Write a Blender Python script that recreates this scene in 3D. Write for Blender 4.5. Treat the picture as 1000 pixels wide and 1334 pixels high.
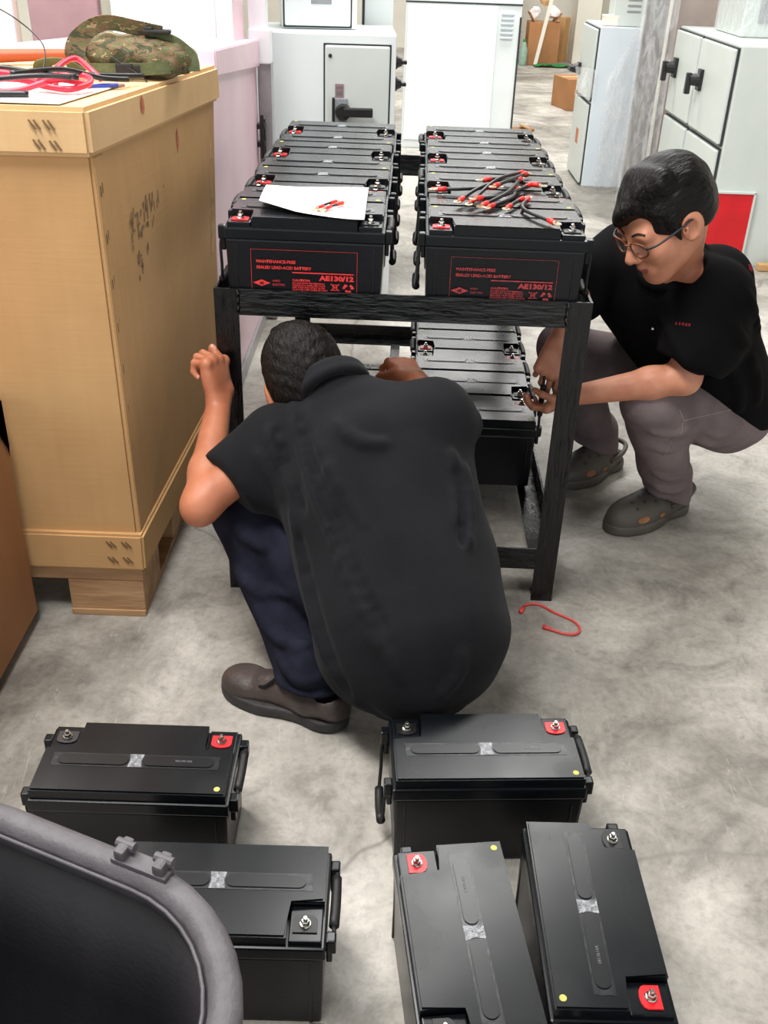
import bpy, bmesh, math, random
import numpy as np
from mathutils import Vector, Matrix
random.seed(7)
for o in list(bpy.data.objects): bpy.data.objects.remove(o)
SC = bpy.context.scene
COL = SC.collection

# ------------------------------------------------------------------ camera
F_PX, PITCH, ROLL, CAM_H = 1287.85, .5298, -.0355, 1.5385
cam = bpy.data.cameras.new('camera'); cam.sensor_fit = 'AUTO'; cam.sensor_width = 36
cam.lens = F_PX / 1334 * 36; cam.clip_start = .02
co = bpy.data.objects.new('camera', cam); COL.objects.link(co)
cp, sp, cr, sr = math.cos(PITCH), math.sin(PITCH), math.cos(ROLL), math.sin(ROLL)
fw = Vector((0, cp, -sp)); dn = Vector((0, -sp, -cp)); rt = Vector((1, 0, 0))
r2 = rt * cr + dn * sr; d2 = -rt * sr + dn * cr
co.matrix_world = Matrix(((r2.x, -d2.x, -fw.x, 0), (r2.y, -d2.y, -fw.y, 0), (r2.z, -d2.z, -fw.z, CAM_H), (0, 0, 0, 1)))
SC.camera = co
# ------------------------------------------------------------------ world, lamps, exposure
wd = bpy.data.worlds.new('world'); SC.world = wd; wd.use_nodes = True
bg = wd.node_tree.nodes['Background']; bg.inputs[0].default_value = (.93, .97, 1, 1); bg.inputs[1].default_value = .78
SC.view_settings.view_transform = 'Standard'; SC.view_settings.look = 'None'
SC.view_settings.gamma = 1; SC.view_settings.use_curve_mapping = False
SC.view_settings.exposure = .8
def area(name, loc, size, power, target, color=(1, 1, 1)):
    l = bpy.data.lights.new(name, 'AREA'); l.shape = 'RECTANGLE'; l.size, l.size_y = size; l.energy = power; l.color = color
    o = bpy.data.objects.new(name, l); COL.objects.link(o); o.location = loc
    o.rotation_euler = (Vector(target) - Vector(loc)).to_track_quat('-Z', 'Y').to_euler()
area('ceiling_or_fill_lamp', (-1.0, .9, 4.3), (2.4, .7), 110, (-.3, 1.6, 0), (1, .98, .95))
area('ceiling_or_fill_lamp', (.6, 4.6, 4.3), (3.0, .7), 95, (.4, 4.8, 0), (1, .99, .97))
area('ceiling_or_fill_lamp', (.8, 8.0, 4.3), (3.0, .7), 125, (.8, 9.0, 0), (1, .99, .97))
area('ceiling_or_fill_lamp', (.8, 12.5, 4.5), (4.0, 1.2), 180, (.8, 12.5, 0), (1, .99, .96))
area('ceiling_or_fill_lamp', (-2.0, 3.0, 3.4), (1.2, 1.2), 70, (-1.0, 3.4, 1.0), (1, .97, .96))  # added fill light to brighten the left rear, hung below the ceiling

# ------------------------------------------------------------------ helpers
def lin(c):
    if isinstance(c, str): c = tuple(int(c[i:i + 2], 16) for i in (0, 2, 4))
    return tuple((v / 255 / 12.92 if v / 255 <= .04045 else ((v / 255 + .055) / 1.055) ** 2.4) for v in c) + (1,)
def N(nt, t, **k):
    n = nt.nodes.new(t)
    for a, v in k.items(): setattr(n, a, v)
    return n
def newmat(name):
    m = bpy.data.materials.new(name); m.use_nodes = True
    return m, m.node_tree, m.node_tree.nodes['Principled BSDF']
def noise(nt, scale, detail=4, rough=.55, stretch=(1, 1, 1), dist=0, coord='Object', rot=(0, 0, 0), vt='POINT'):
    tc = N(nt, 'ShaderNodeTexCoord'); mp = N(nt, 'ShaderNodeMapping'); nz = N(nt, 'ShaderNodeTexNoise')
    mp.vector_type = vt; mp.inputs['Scale'].default_value = stretch; mp.inputs['Rotation'].default_value = rot
    nt.links.new(tc.outputs[coord], mp.inputs[0]); nt.links.new(mp.outputs[0], nz.inputs['Vector'])
    nz.inputs['Scale'].default_value = scale; nz.inputs['Detail'].default_value = detail
    nz.inputs['Roughness'].default_value = rough; nz.inputs['Distortion'].default_value = dist
    return nz.outputs['Fac']
def ramp(nt, fac, stops, interp='LINEAR'):
    r = N(nt, 'ShaderNodeValToRGB'); cr_ = r.color_ramp; cr_.interpolation = interp
    while len(cr_.elements) < len(stops): cr_.elements.new(.5)
    for e, (p, c) in zip(cr_.elements, stops): e.position = p; e.color = c if len(c) == 4 else lin(c)
    nt.links.new(fac, r.inputs[0]); return r.outputs[0]
def mix(nt, fac, a, b, mode='MIX'):
    m = N(nt, 'ShaderNodeMix', data_type='RGBA', blend_type=mode)
    for s, v in ((0, fac), (6, a), (7, b)):
        if hasattr(v, 'is_output'): nt.links.new(v, m.inputs[s])
        else: m.inputs[s].default_value = v
    return m.outputs[2]
BW = lambda v: (v, v, v, 1)
def pm(name, c1, c2=None, scale=8, rough=.5, metal=0, bump=0, bscale=60, stretch=(1, 1, 1), bstretch=(1, 1, 1), r2=None, spec=.5, coat=0, lo=.35, hi=.65, sss=0, sheen=0):
    m, nt, b = newmat(name)
    c1 = lin(c1) if len(c1) != 4 else c1
    b.inputs['Roughness'].default_value = rough; b.inputs['Metallic'].default_value = metal
    b.inputs['Specular IOR Level'].default_value = spec; b.inputs['Coat Weight'].default_value = coat
    b.inputs['Sheen Weight'].default_value = sheen
    if name.endswith('hair'): pass
    if sss: b.inputs['Subsurface Weight'].default_value = sss; b.inputs['Subsurface Radius'].default_value = (.02, .008, .004); b.inputs['Subsurface Scale'].default_value = .3
    c2 = lin(c2) if c2 else tuple(v * .85 for v in c1[:3]) + (1,)
    f = noise(nt, scale, stretch=stretch)
    nt.links.new(ramp(nt, f, [(lo, c1), (hi, c2)]), b.inputs['Base Color'])
    if r2 is not None: nt.links.new(ramp(nt, f, [(lo, BW(rough)), (hi, BW(r2))]), b.inputs['Roughness'])
    if bump:
        bp = N(nt, 'ShaderNodeBump'); bp.inputs['Strength'].default_value = bump; bp.inputs['Distance'].default_value = .01
        nt.links.new(noise(nt, bscale, stretch=bstretch), bp.inputs['Height']); nt.links.new(bp.outputs[0], b.inputs['Normal'])
    return m
M = {}
M['plastic'] = pm('battery_plastic', (10, 13, 16), (15, 18, 22), 5, .3, r2=.2, spec=.3)
M['case'] = pm('battery_case', (12, 13, 17), (17, 18, 23), 6, .3, bump=.05, bscale=200, spec=.32)
M['tape'] = pm('clear_tape', (92, 94, 98), (140, 142, 146), 90, .16, bump=.3, bscale=60, r2=.3)  # tape ends: grey lightened so that glints are put into the colour
M['cover'] = pm('vent_cover', (15, 17, 20), (20, 22, 25), 20, .26, spec=.35)
M['redpad'] = pm('red_pad', (215, 20, 30), (190, 12, 22), 20, .35)
M['blackpad'] = pm('black_pad', (6, 6, 7), (10, 10, 11), 20, .4)
M['chrome'] = pm('bolt_metal', (215, 212, 205), (170, 168, 162), 40, .22, 1)
M['yellow'] = pm('yellow_sticker', (196, 188, 92), (178, 170, 80), 80, .5)
M['rubber'] = pm('rubber', (17, 17, 18), (25, 25, 26), 30, .55, bump=.1)
M['rope'] = pm('rope', (16, 16, 17), (34, 33, 30), 180, .7, bump=.5, bscale=300)
M['print'] = pm('red_ink', (232, 60, 58), (215, 45, 46), 60, .5)
M['printdim'] = pm('dull_red_ink', (190, 56, 58), (120, 50, 54), 90, .5)  # duller red for the print on the right row's front battery
M['tapebody'] = pm('tape_body', (18, 20, 23), (26, 28, 31), 60, .28, bump=.08, bscale=35, spec=.4)
M['emboss'] = pm('grey_ink', (110, 112, 116), (90, 92, 96), 60, .4)
M['steel'] = pm('black_painted_steel', (4, 4, 5), (8, 8, 9), 20, .22, bump=.35, bscale=60, bstretch=(1, 1, .15), r2=.4)
M['steelh'] = pm('black_painted_steel_rail', (5, 5, 6), (9, 10, 11), 20, .24, bump=.5, bscale=70, bstretch=(.2, 1, 1), r2=.4)
M['white'] = pm('white_enamel', (222, 228, 228), (214, 221, 221), 3, .35)
M['brightwhite'] = pm('bright_white_enamel', (246, 248, 250), (240, 243, 246), 3, .4)
M['doorgrey'] = pm('light_grey_enamel', (202, 209, 204), (196, 204, 199), 4, .4, bump=.03, bscale=300)
M['bluewhite'] = pm('cool_white_enamel', (212, 221, 227), (204, 214, 221), 3, .35)
M['gasket'] = pm('dark_gasket', (45, 50, 52), (35, 40, 42), 20, .6)
M['dark'] = pm('black_fitting', (20, 20, 21), (30, 30, 31), 20, .4)
M['greyplate'] = pm('grey_plate', (150, 152, 156), (135, 138, 142), 20, .45)
M['pink'] = pm('pale_pink_paint', (240, 208, 219), (232, 196, 208), 4, .3)
M['pinklight'] = pm('pink_white_paint', (250, 226, 236), (245, 215, 228), 4, .35)
M['greymetal'] = pm('grey_sheet_metal', (176, 174, 176), (160, 158, 162), 14, .35, .3)
M['red'] = pm('red_enamel', (214, 10, 26), (190, 6, 20), 5, .35)
M['taupe'] = pm('taupe_board', (166, 152, 146), (154, 140, 134), 5, .3)
M['darktaupe'] = pm('dark_taupe_board', (120, 112, 108), (104, 97, 94), 5, .3)
M['mauve'] = pm('mauve_board', (150, 122, 124), (136, 108, 112), 5, .6)
M['cream'] = pm('cream_board', (240, 228, 212), (232, 218, 200), 3, .6)
M['wall'] = pm('painted_wall', (226, 222, 210), (214, 210, 198), 1.5, .8)
M['skin'] = pm('skin', (201, 138, 108), (184, 118, 90), 16, .5, sss=.12, bump=.04, bscale=120)
M['skinA'] = pm('tanned_skin', (196, 126, 92), (176, 104, 74), 12, .5, sss=.12, bump=.06, bscale=90)
M['lips'] = pm('lips', (176, 96, 84), (160, 84, 74), 40, .4)
M['nail'] = pm('fingernail', (222, 160, 140), (215, 150, 132), 40, .3)
def hair_mat(name, A, c1, c2, sc, rough, bump):
    """strands run along the head's front-to-back axis A[0]"""
    m, nt, b = newmat(name); e = Matrix([[A[0][0], A[1][0], A[2][0]], [A[0][1], A[1][1], A[2][1]], [A[0][2], A[1][2], A[2][2]]]).to_euler()
    f = noise(nt, sc, 4, .6, (7, 1, 2.2), .3, rot=e, vt='TEXTURE')
    nt.links.new(ramp(nt, f, [(.35, lin(c1)), (.7, lin(c2))]), b.inputs['Base Color'])
    b.inputs['Roughness'].default_value = rough; b.inputs['Specular IOR Level'].default_value = .2
    bp = N(nt, 'ShaderNodeBump'); bp.inputs['Strength'].default_value = bump; bp.inputs['Distance'].default_value = .01
    nt.links.new(f, bp.inputs['Height']); nt.links.new(bp.outputs[0], b.inputs['Normal']); return m
M['brow'] = pm('eyebrow_hair', (28, 20, 17), (40, 30, 25), 90, .7)
M['shirt'] = pm('black_cotton', (26, 26, 29), (21, 21, 24), 9, .9, bump=.25, bscale=420, spec=.12, sheen=.04)
M['shirtB'] = pm('black_polo_cotton', (10, 9, 11), (13, 12, 14), 9, .9, bump=.2, bscale=420, spec=.08, sheen=.0)
M['jeans'] = pm('navy_trousers', (38, 39, 54), (26, 27, 38), 14, .9, bump=.3, bscale=350, spec=.12)
M['grey_trousers'] = pm('grey_brown_trousers', (124, 111, 111), (104, 92, 94), 8, .9, bump=.3, bscale=320, spec=.15)
M['seam'] = pm('pale_stitching', (160, 146, 140), (150, 136, 130), 40, .9)
M['sock'] = pm('black_sock', (10, 10, 11), (16, 16, 18), 60, .95)
M['shoe'] = pm('brown_leather', (84, 72, 68), (60, 52, 50), 14, .5, bump=.3, bscale=60)
M['sole'] = pm('dark_sole', (58, 56, 56), (44, 43, 43), 30, .65, bump=.2)
M['croc'] = pm('olive_foam', (78, 73, 66), (70, 64, 58), 20, .6)
M['tan'] = pm('tan_foam', (196, 140, 96), (184, 128, 86), 30, .6)
M['bootred'] = pm('red_vinyl', (226, 48, 44), (206, 34, 34), 30, .35)
M['brass'] = pm('tinned_copper', (214, 196, 168), (186, 160, 126), 50, .3, .8)
M['wireblack'] = pm('black_cable', (20, 20, 21), (32, 32, 33), 40, .38)
M['wirered'] = pm('red_cable', (224, 50, 74), (204, 36, 58), 40, .4)
M['wirefloor'] = pm('coral_wire', (226, 78, 74), (214, 66, 62), 40, .45)
M['paper'] = pm('white_paper', (246, 244, 240), (238, 236, 232), 5, .7)
M['orange'] = pm('orange_wood', (186, 92, 52), (170, 80, 44), 6, .45, stretch=(.3, 3, 3))
M['blue'] = pm('blue_plastic', (70, 90, 190), (60, 80, 176), 20, .3)
M['binrim'] = pm('grey_plastic_rim', (92, 88, 92), (80, 77, 81), 30, .55, bump=.15, bscale=200)
M['bindark'] = pm('dark_bin_plastic', (22, 21, 26), (32, 30, 35), 5, .5, bump=.08, bscale=120, stretch=(2, .5, .3))
M['wood'] = pm('pallet_wood', (190, 152, 112), (160, 120, 84), 7, .75, bump=.25, bscale=40, stretch=(.5, 3, 3), bstretch=(.4, 3, 3))
M['green'] = pm('green_net', (50, 140, 70), (36, 110, 52), 30, .7)
M['bottle'] = pm('green_tinted_bottle', (150, 176, 160), (130, 160, 142), 20, .15)
M['thread'] = pm('dark_red_thread', (150, 26, 40), (120, 20, 32), 60, .8)
M['frame'] = pm('brown_frame', (120, 66, 34), (96, 52, 28), 30, .35)
M['ceil'] = pm('grey_ceiling', (120, 120, 118), (110, 110, 108), 1, .9)
M['ink'] = pm('faded_ink', (116, 92, 66), (152, 120, 84), 60, .9, lo=.4, hi=.6)
M['stain'] = pm('red_stain', (176, 84, 62), (196, 130, 88), 50, .9)
M['staple'] = pm('staple_wire', (140, 112, 78), (118, 94, 66), 60, .4, .4)
M['lens'] = None
def cardboard(name, a, b, a2=None):
    m, nt, p = newmat(name); p.inputs['Roughness'].default_value = .72; p.inputs['Specular IOR Level'].default_value = .3
    base = ramp(nt, noise(nt, 2.2, 6, .6), [(.3, lin(a)), (.7, lin(b))])
    fine = ramp(nt, noise(nt, 40, 3, .6, (1, 1, .03)), [(.35, BW(.965)), (.65, BW(1))])
    nt.links.new(mix(nt, 1.0, base, fine, 'MULTIPLY'), p.inputs['Base Color'])
    bp = N(nt, 'ShaderNodeBump'); bp.inputs['Strength'].default_value = .05; bp.inputs['Distance'].default_value = .01
    nt.links.new(noise(nt, 60, 3, .5, (.1, .1, 1.6)), bp.inputs['Height']); nt.links.new(bp.outputs[0], p.inputs['Normal'])
    return m
M['card'] = cardboard('cardboard', (204, 162, 112), (188, 146, 98))
M['scuffcard'] = pm('scuffed_cardboard', (204, 166, 122), (184, 146, 102), 30, .7, lo=.45, hi=.55)
M['cardlid'] = cardboard('pale_cardboard', (222, 186, 138), (206, 168, 120))
M['cardold'] = cardboard('worn_brown_cardboard', (176, 126, 84), (152, 106, 70))
def floor_mat():
    m, nt, p = newmat('worn_concrete')
    big = ramp(nt, noise(nt, 1.1, 8, .62, dist=.6), [(.36, lin((128, 123, 115))), (.5, lin((174, 169, 160))), (.62, lin((208, 203, 194)))])
    mid = ramp(nt, noise(nt, 6, 8, .65, dist=1.2), [(.32, BW(.6)), (.48, BW(.9)), (.6, BW(1.02)), (.75, BW(1.12))])
    c = mix(nt, 1.0, big, mid, 'MULTIPLY')
    fine = ramp(nt, noise(nt, 55, 5, .7), [(.3, BW(.76)), (.56, BW(1.0))])
    c = mix(nt, 1.0, c, fine, 'MULTIPLY')
    # pale scuffs and dark specks of its own
    sc_ = ramp(nt, noise(nt, 9, 6, .7, (3.5, .8, 1), 2.0, rot=(0, 0, .7)), [(.6, BW(0)), (.72, BW(.42))])
    c = mix(nt, sc_, c, lin((206, 203, 197)))
    spk = ramp(nt, noise(nt, 34, 3, .7, (1, 1, 1), 1.0), [(.67, BW(0)), (.73, BW(.6))])
    msk = ramp(nt, noise(nt, 1.7, 3), [(.48, BW(0)), (.6, BW(1))])
    c = mix(nt, mix(nt, 1.0, spk, msk, 'MULTIPLY'), c, lin((96, 92, 88)))
    v = N(nt, 'ShaderNodeTexVoronoi', feature='DISTANCE_TO_EDGE'); v.inputs['Scale'].default_value = .55
    tc = N(nt, 'ShaderNodeTexCoord'); nz = N(nt, 'ShaderNodeTexNoise'); nz.inputs['Scale'].default_value = 3; nz.inputs['Detail'].default_value = 6
    nt.links.new(tc.outputs['Object'], nz.inputs['Vector'])
    nt.links.new(mix(nt, .14, tc.outputs['Object'], nz.outputs['Color']), v.inputs['Vector'])
    crack = ramp(nt, v.outputs['Distance'], [(0, BW(.75)), (.004, BW(0))])
    c = mix(nt, crack, c, lin((120, 116, 110)))
    nt.links.new(c, p.inputs['Base Color'])
    nt.links.new(ramp(nt, noise(nt, 4, 5), [(.35, BW(.42)), (.65, BW(.68))]), p.inputs['Roughness'])
    bp = N(nt, 'ShaderNodeBump'); bp.inputs['Strength'].default_value = .12; bp.inputs['Distance'].default_value = .008
    nt.links.new(noise(nt, 26, 6, .65), bp.inputs['Height']); nt.links.new(bp.outputs[0], p.inputs['Normal'])
    return m
M['floor'] = floor_mat()
def camo_mat():
    m, nt, p = newmat('camouflage_cloth'); p.inputs['Roughness'].default_value = .9
    a = ramp(nt, noise(nt, 22, 5, .7, (1, 1, 1.6), .8), [(.0, lin((62, 66, 44))), (.44, lin((116, 92, 66))), (.52, lin((84, 92, 58))), (.6, lin((168, 142, 108))), (.66, lin((58, 46, 38)))], 'CONSTANT')
    nt.links.new(a, p.inputs['Base Color'])
    bp = N(nt, 'ShaderNodeBump'); bp.inputs['Strength'].default_value = .4; bp.inputs['Distance'].default_value = .01
    nt.links.new(noise(nt, 30, 5), bp.inputs['Height']); nt.links.new(bp.outputs[0], p.inputs['Normal'])
    return m
M['camo'] = camo_mat()
M['olive'] = pm('olive_webbing', (98, 106, 72), (80, 88, 58), 40, .85, bump=.3, bscale=200)
def film_mat(name, amount, tint=(235, 238, 240)):
    m, nt, p = newmat(name)
    p.inputs['Base Color'].default_value = lin(tint); p.inputs['Roughness'].default_value = .16; p.inputs['Coat Weight'].default_value = .6
    tr = N(nt, 'ShaderNodeBsdfTransparent'); ms = N(nt, 'ShaderNodeMixShader')
    f = ramp(nt, noise(nt, 7, 5, .6, (2.5, 2.5, .7), 1.5), [(.38, BW(amount * .35)), (.66, BW(amount))])
    bp = N(nt, 'ShaderNodeBump'); bp.inputs['Strength'].default_value = .5; bp.inputs['Distance'].default_value = .03
    nt.links.new(noise(nt, 14, 5, .6, (2.2, 2.2, .6), 1.0), bp.inputs['Height']); nt.links.new(bp.outputs[0], p.inputs['Normal'])
    nt.links.new(f, ms.inputs[0]); nt.links.new(tr.outputs[0], ms.inputs[1]); nt.links.new(p.outputs[0], ms.inputs[2])
    nt.links.new(ms.outputs[0], nt.nodes['Material Output'].inputs[0])
    return m
M['film'] = film_mat('clear_plastic_film', .46)
M['lens'] = film_mat('spectacle_lens', .12)

# mesh builders -------------------------------------------------------------
def BM(): return bmesh.new()
def box(bm, c, s, bev=0, rot=None, taper=None, seg=2):
    g = bmesh.ops.create_cube(bm, size=1); vs = g['verts']
    for v in vs:
        if taper and v.co.z > 0: v.co.x *= taper[0]; v.co.y *= taper[1]
        v.co = Vector((v.co.x * s[0], v.co.y * s[1], v.co.z * s[2]))
    if bev:
        es = {e for v in vs for e in v.link_edges}
        r = bmesh.ops.bevel(bm, geom=list(es), offset=bev, segments=seg, affect='EDGES', profile=.6)
        vs = list({v for f in r['faces'] for v in f.verts} | {v for v in vs if v.is_valid})
        vs = list({w for v in vs for f in v.link_faces for w in f.verts})
    for v in vs:
        p = v.co.copy()
        if rot: p = rot @ p
        v.co = p + Vector(c)
    return vs
def hexa(bm, pts, bev=0):
    """box from 8 corners: four below (counter-clockwise), four above"""
    v = [bm.verts.new(p) for p in pts]
    fs = [bm.faces.new([v[i] for i in q]) for q in ((3, 2, 1, 0), (4, 5, 6, 7), (0, 1, 5, 4), (1, 2, 6, 5), (2, 3, 7, 6), (3, 0, 4, 7))]
    if bev: bmesh.ops.bevel(bm, geom=list({e for f in fs for e in f.edges}), offset=bev, segments=2, affect='EDGES')
def prism(bm, poly, z0, z1, bev=0):
    b = [bm.verts.new((x, y, z0)) for x, y in poly]; t = [bm.verts.new((x, y, z1)) for x, y in poly]; n = len(poly)
    bm.faces.new(b[::-1]); top = bm.faces.new(t)
    for i in range(n): bm.faces.new((b[i], b[(i + 1) % n], t[(i + 1) % n], t[i]))
    if bev: bmesh.ops.bevel(bm, geom=list(top.edges), offset=bev, segments=2, affect='EDGES')
def cyl(bm, a, b, ra, rb=None, seg=16, caps=True):
    rb = ra if rb is None else rb; a, b = Vector(a), Vector(b); d = (b - a).normalized()
    u = d.orthogonal().normalized(); w = d.cross(u)
    A, B = [], []
    for i in range(seg):
        t = 2 * math.pi * i / seg; q = u * math.cos(t) + w * math.sin(t)
        A.append(bm.verts.new(a + q * ra)); B.append(bm.verts.new(b + q * rb))
    for i in range(seg): bm.faces.new((A[i], A[(i + 1) % seg], B[(i + 1) % seg], B[i]))
    if caps: bm.faces.new(A[::-1]); bm.faces.new(B)
def smooth_path(pts, n=8, closed=False):
    P = [Vector(p) for p in pts]; out = []; m = len(P)
    for i in range(m if closed else m - 1):
        if closed: p0, p1, p2, p3 = P[i - 1], P[i], P[(i + 1) % m], P[(i + 2) % m]
        else: p0, p1, p2, p3 = P[max(i - 1, 0)], P[i], P[i + 1], P[min(i + 2, m - 1)]
        for k in range(n):
            t = k / n
            out.append(.5 * (2 * p1 + (p2 - p0) * t + (2 * p0 - 5 * p1 + 4 * p2 - p3) * t * t + (3 * p1 - p0 - 3 * p2 + p3) * t ** 3))
    if not closed: out.append(P[-1])
    return out
def tube(bm, pts, r, seg=8, n=6, closed=False, radii=None, flat=None):
    P = smooth_path(pts, n, closed) if n > 1 else [Vector(p) for p in pts]
    u = None; rings = []; m = len(P)
    for i, p in enumerate(P):
        d = (P[(i + 1) % m] - P[i - 1]) if closed else (P[min(i + 1, m - 1)] - P[max(i - 1, 0)])
        d.normalize()
        u = d.orthogonal().normalized() if u is None else (u - d * u.dot(d)).normalized()
        w = d.cross(u); rr = r if radii is None else np.interp(i / (m - 1), np.linspace(0, 1, len(radii)), radii)
        rings.append([bm.verts.new(p + (u * math.cos(2 * math.pi * k / seg) + w * math.sin(2 * math.pi * k / seg)) * rr) for k in range(seg)])
    for i in range(m if closed else m - 1):
        a, b = rings[i], rings[(i + 1) % m]
        for k in range(seg): bm.faces.new((a[k], a[(k + 1) % seg], b[(k + 1) % seg], b[k]))
    if not closed: bm.faces.new(rings[0][::-1]); bm.faces.new(rings[-1])
def lathe(bm, c, prof, seg=16):
    rings = []
    for r, z in prof:
        rings.append([bm.verts.new((c[0] + r * math.cos(2 * math.pi * k / seg), c[1] + r * math.sin(2 * math.pi * k / seg), c[2] + z)) for k in range(seg)])
    for a, b in zip(rings, rings[1:]):
        for k in range(seg): bm.faces.new((a[k], a[(k + 1) % seg], b[(k + 1) % seg], b[k]))
    bm.faces.new(rings[0][::-1]); bm.faces.new(rings[-1])
def angle_iron(bm, a, b, w, d1, d2, t=.006):
    """L section from a to b: flanges of width w along d1 and d2"""
    a, b, d1, d2 = map(Vector, (a, b, d1, d2))
    prof = [Vector((0, 0, 0)), d1 * w, d1 * w + d2 * t, d1 * t + d2 * t, d1 * t + d2 * w, d2 * w]
    A = [bm.verts.new(a + p) for p in prof]; B = [bm.verts.new(b + p) for p in prof]
    fs = [bm.faces.new(A), bm.faces.new(B[::-1])] + [bm.faces.new((A[i], B[i], B[(i + 1) % 6], A[(i + 1) % 6])) for i in range(6)]
    bmesh.ops.recalc_face_normals(bm, faces=fs)
def mesh_of(bm, name, m, smooth=False):
    if isinstance(bm, bpy.types.Mesh): return bm
    bmesh.ops.recalc_face_normals(bm, faces=bm.faces[:])
    me = bpy.data.meshes.new(name); bm.to_mesh(me); bm.free()
    if m is not None: me.materials.append(m)
    if smooth: me.polygons.foreach_set('use_smooth', [True] * len(me.polygons))
    return me
def tag(o, label=None, cat=None, group=None, kind=None):
    for k, v in (('label', label), ('category', cat), ('group', group), ('kind', kind)):
        if v: o[k] = v
    return o
def obj(name, bm, m=None, parent=None, label=None, cat=None, group=None, kind=None, loc=None, rot=None, smooth=False):
    o = bpy.data.objects.new(name, mesh_of(bm, name, m, smooth)); COL.objects.link(o)
    if parent: o.parent = parent
    if loc: o.location = loc
    if rot: o.rotation_euler = rot
    return tag(o, label, cat, group, kind)
def empty(name, loc, rz=0, label=None, cat=None, group=None):
    o = bpy.data.objects.new(name, None); COL.objects.link(o); o.location = loc; o.rotation_euler = (0, 0, rz); o.empty_display_size = .05
    return tag(o, label, cat, group)
def text_mesh(bm, s, size, x, z, align='LEFT', xs=1, font=None, thick=0):
    c = bpy.data.curves.new('t', 'FONT'); c.body = s; c.size = size; c.align_x = align; c.offset = thick
    c.resolution_u = 2
    t = bpy.data.objects.new('t', c); COL.objects.link(t)
    me = bpy.data.meshes.new_from_object(t.evaluated_get(bpy.context.evaluated_depsgraph_get()))
    bpy.data.objects.remove(t)
    n0 = len(bm.verts); bm.from_mesh(me); bm.verts.ensure_lookup_table()
    for v in bm.verts[n0:]: v.co = Vector((x + v.co.x * xs, v.co.z, z + v.co.y))
    bpy.data.meshes.remove(me)
# ------------------------------------------------------------------ the setting
bm = BM(); box(bm, (.5, 7, -.05), (14, 22, .1)); obj('floor', bm, M['floor'], kind='structure')
bm = BM(); box(bm, (.5, 17.1, 2.4), (14, .2, 4.8)); obj('wall_back', bm, M['wall'], kind='structure')
bm = BM(); box(bm, (-4.1, 8, 2.4), (.2, 18, 4.8)); obj('wall_left', bm, M['wall'], kind='structure')
bm = BM(); box(bm, (5.6, 8, 2.4), (.2, 18, 4.8)); obj('wall_right', bm, M['wall'], kind='structure')
bm = BM(); box(bm, (2.62, 15.75, 2.4), (.34, .5, 4.8), .01); obj('trim_1', bm, M['wall'], kind='structure')

bm = BM(); box(bm, (.5, 6.6, 4.85), (14, 21.2, .1)); obj('ceiling', bm, M['ceil'], kind='structure')
# ------------------------------------------------------------------ steel rack
TX, TY, TW, TH, LW, TD = -.407, 2.196, .865, .828, .056, 1.66
rack = empty('steel_rack', (TX, TY, 0), -.0147, 'black welded angle-iron rack carrying two rows of batteries on top', 'rack')
X_, Y_, Z_ = Vector((1, 0, 0)), Vector((0, 1, 0)), Vector((0, 0, 1))
for x, y, dx, dy in ((0, 0, 1, 1), (TW, 0, -1, 1), (0, TD, 1, -1), (TW, TD, -1, -1)):
    bm = BM(); angle_iron(bm, (x, y, 0), (x, y, TH), LW, X_ * dx, Y_ * dy); box(bm, (x + dx * .028, y + dy * .028, .003), (.05, .05, .006))
    obj('leg', bm, M['steel'], rack)
for z, nm in ((TH, 'top_rail'), (.162, 'lower_rail')):
    for y, dy in ((0, 1), (TD, -1)):
        bm = BM(); angle_iron(bm, (LW, y + dy * .001, z - LW - .006), (TW - LW, y + dy * .001, z - LW - .006), LW + .006, Z_, Y_ * dy); obj(nm, bm, M['steelh'], rack)
    for x, dx in ((0, 1), (TW, -1)):
        bm = BM(); angle_iron(bm, (x + dx * .002, LW, z - LW - .006), (x + dx * .002, TD - LW, z - LW - .006), LW + .006, Z_, X_ * dx); obj(nm, bm, M['steel'], rack)
    for x in ((.355, .51) if nm == 'top_rail' else (.405, .52)):
        bm = BM(); box(bm, (x, TD / 2, z - LW - .004), (.036, TD - .02, .007)); obj('shelf_bar', bm, M['steel'], rack)
bm = BM(); box(bm, (.2, 1.33, .112), (.33, .045, .007)); obj('shelf_bar', bm, M['steel'], rack)
for x, s in ((LW, 1), (TW - LW, -1)):
    bm = BM(); tube(bm, [(x + s * random.uniform(-.002, .002), -.001, TH - .002 - .0045 * i) for i in range(13)], .004, 6, 2, radii=[.003, .005, .003, .0045, .003, .005, .003]); obj('weld_bead', bm, M['steel'], rack, smooth=True)

# ------------------------------------------------------------------ batteries
BL, BW_, BH = .36, .187, .215
ME = {}
def cache(k, fn, m, smooth=False):
    if k not in ME:
        bm = BM(); fn(bm); ME[k] = mesh_of(bm, k, m, smooth)
    return ME[k]
def f_case(bm):
    box(bm, (0, 0, .084), (.344, .176, .168), .006, taper=(1.03, 1.04))
    for s in (-1, 1):
        for x in (-.155, .155): box(bm, (x, s * .0885, .08), (.006, .006, .15), .002)
def f_lid(bm):
    box(bm, (0, 0, .1785), (BL, BW_, .027), .004)
    a, b, wx, wy = .174, .0885, .056, .068
    prism(bm, [(-a + wx, -b), (a - wx, -b), (a - wx, -b + wy), (a, -b + wy), (a, b), (-a, b), (-a, -b + wy), (-a + wx, -b + wy)], .19, .215, .003)
    for s in (-1, 1):
        box(bm, (s * (a - wx / 2 + .001), -b + wy / 2, .196), (wx - .004, wy - .004, .012), .002)
        for y in (-.068, .068):            # handle lugs at the lid's ends
            box(bm, (s * .187, y, .176), (.016, .02, .03), .003); box(bm, (s * .184, y * .97, .15), (.01, .016, .03), .003)
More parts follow.
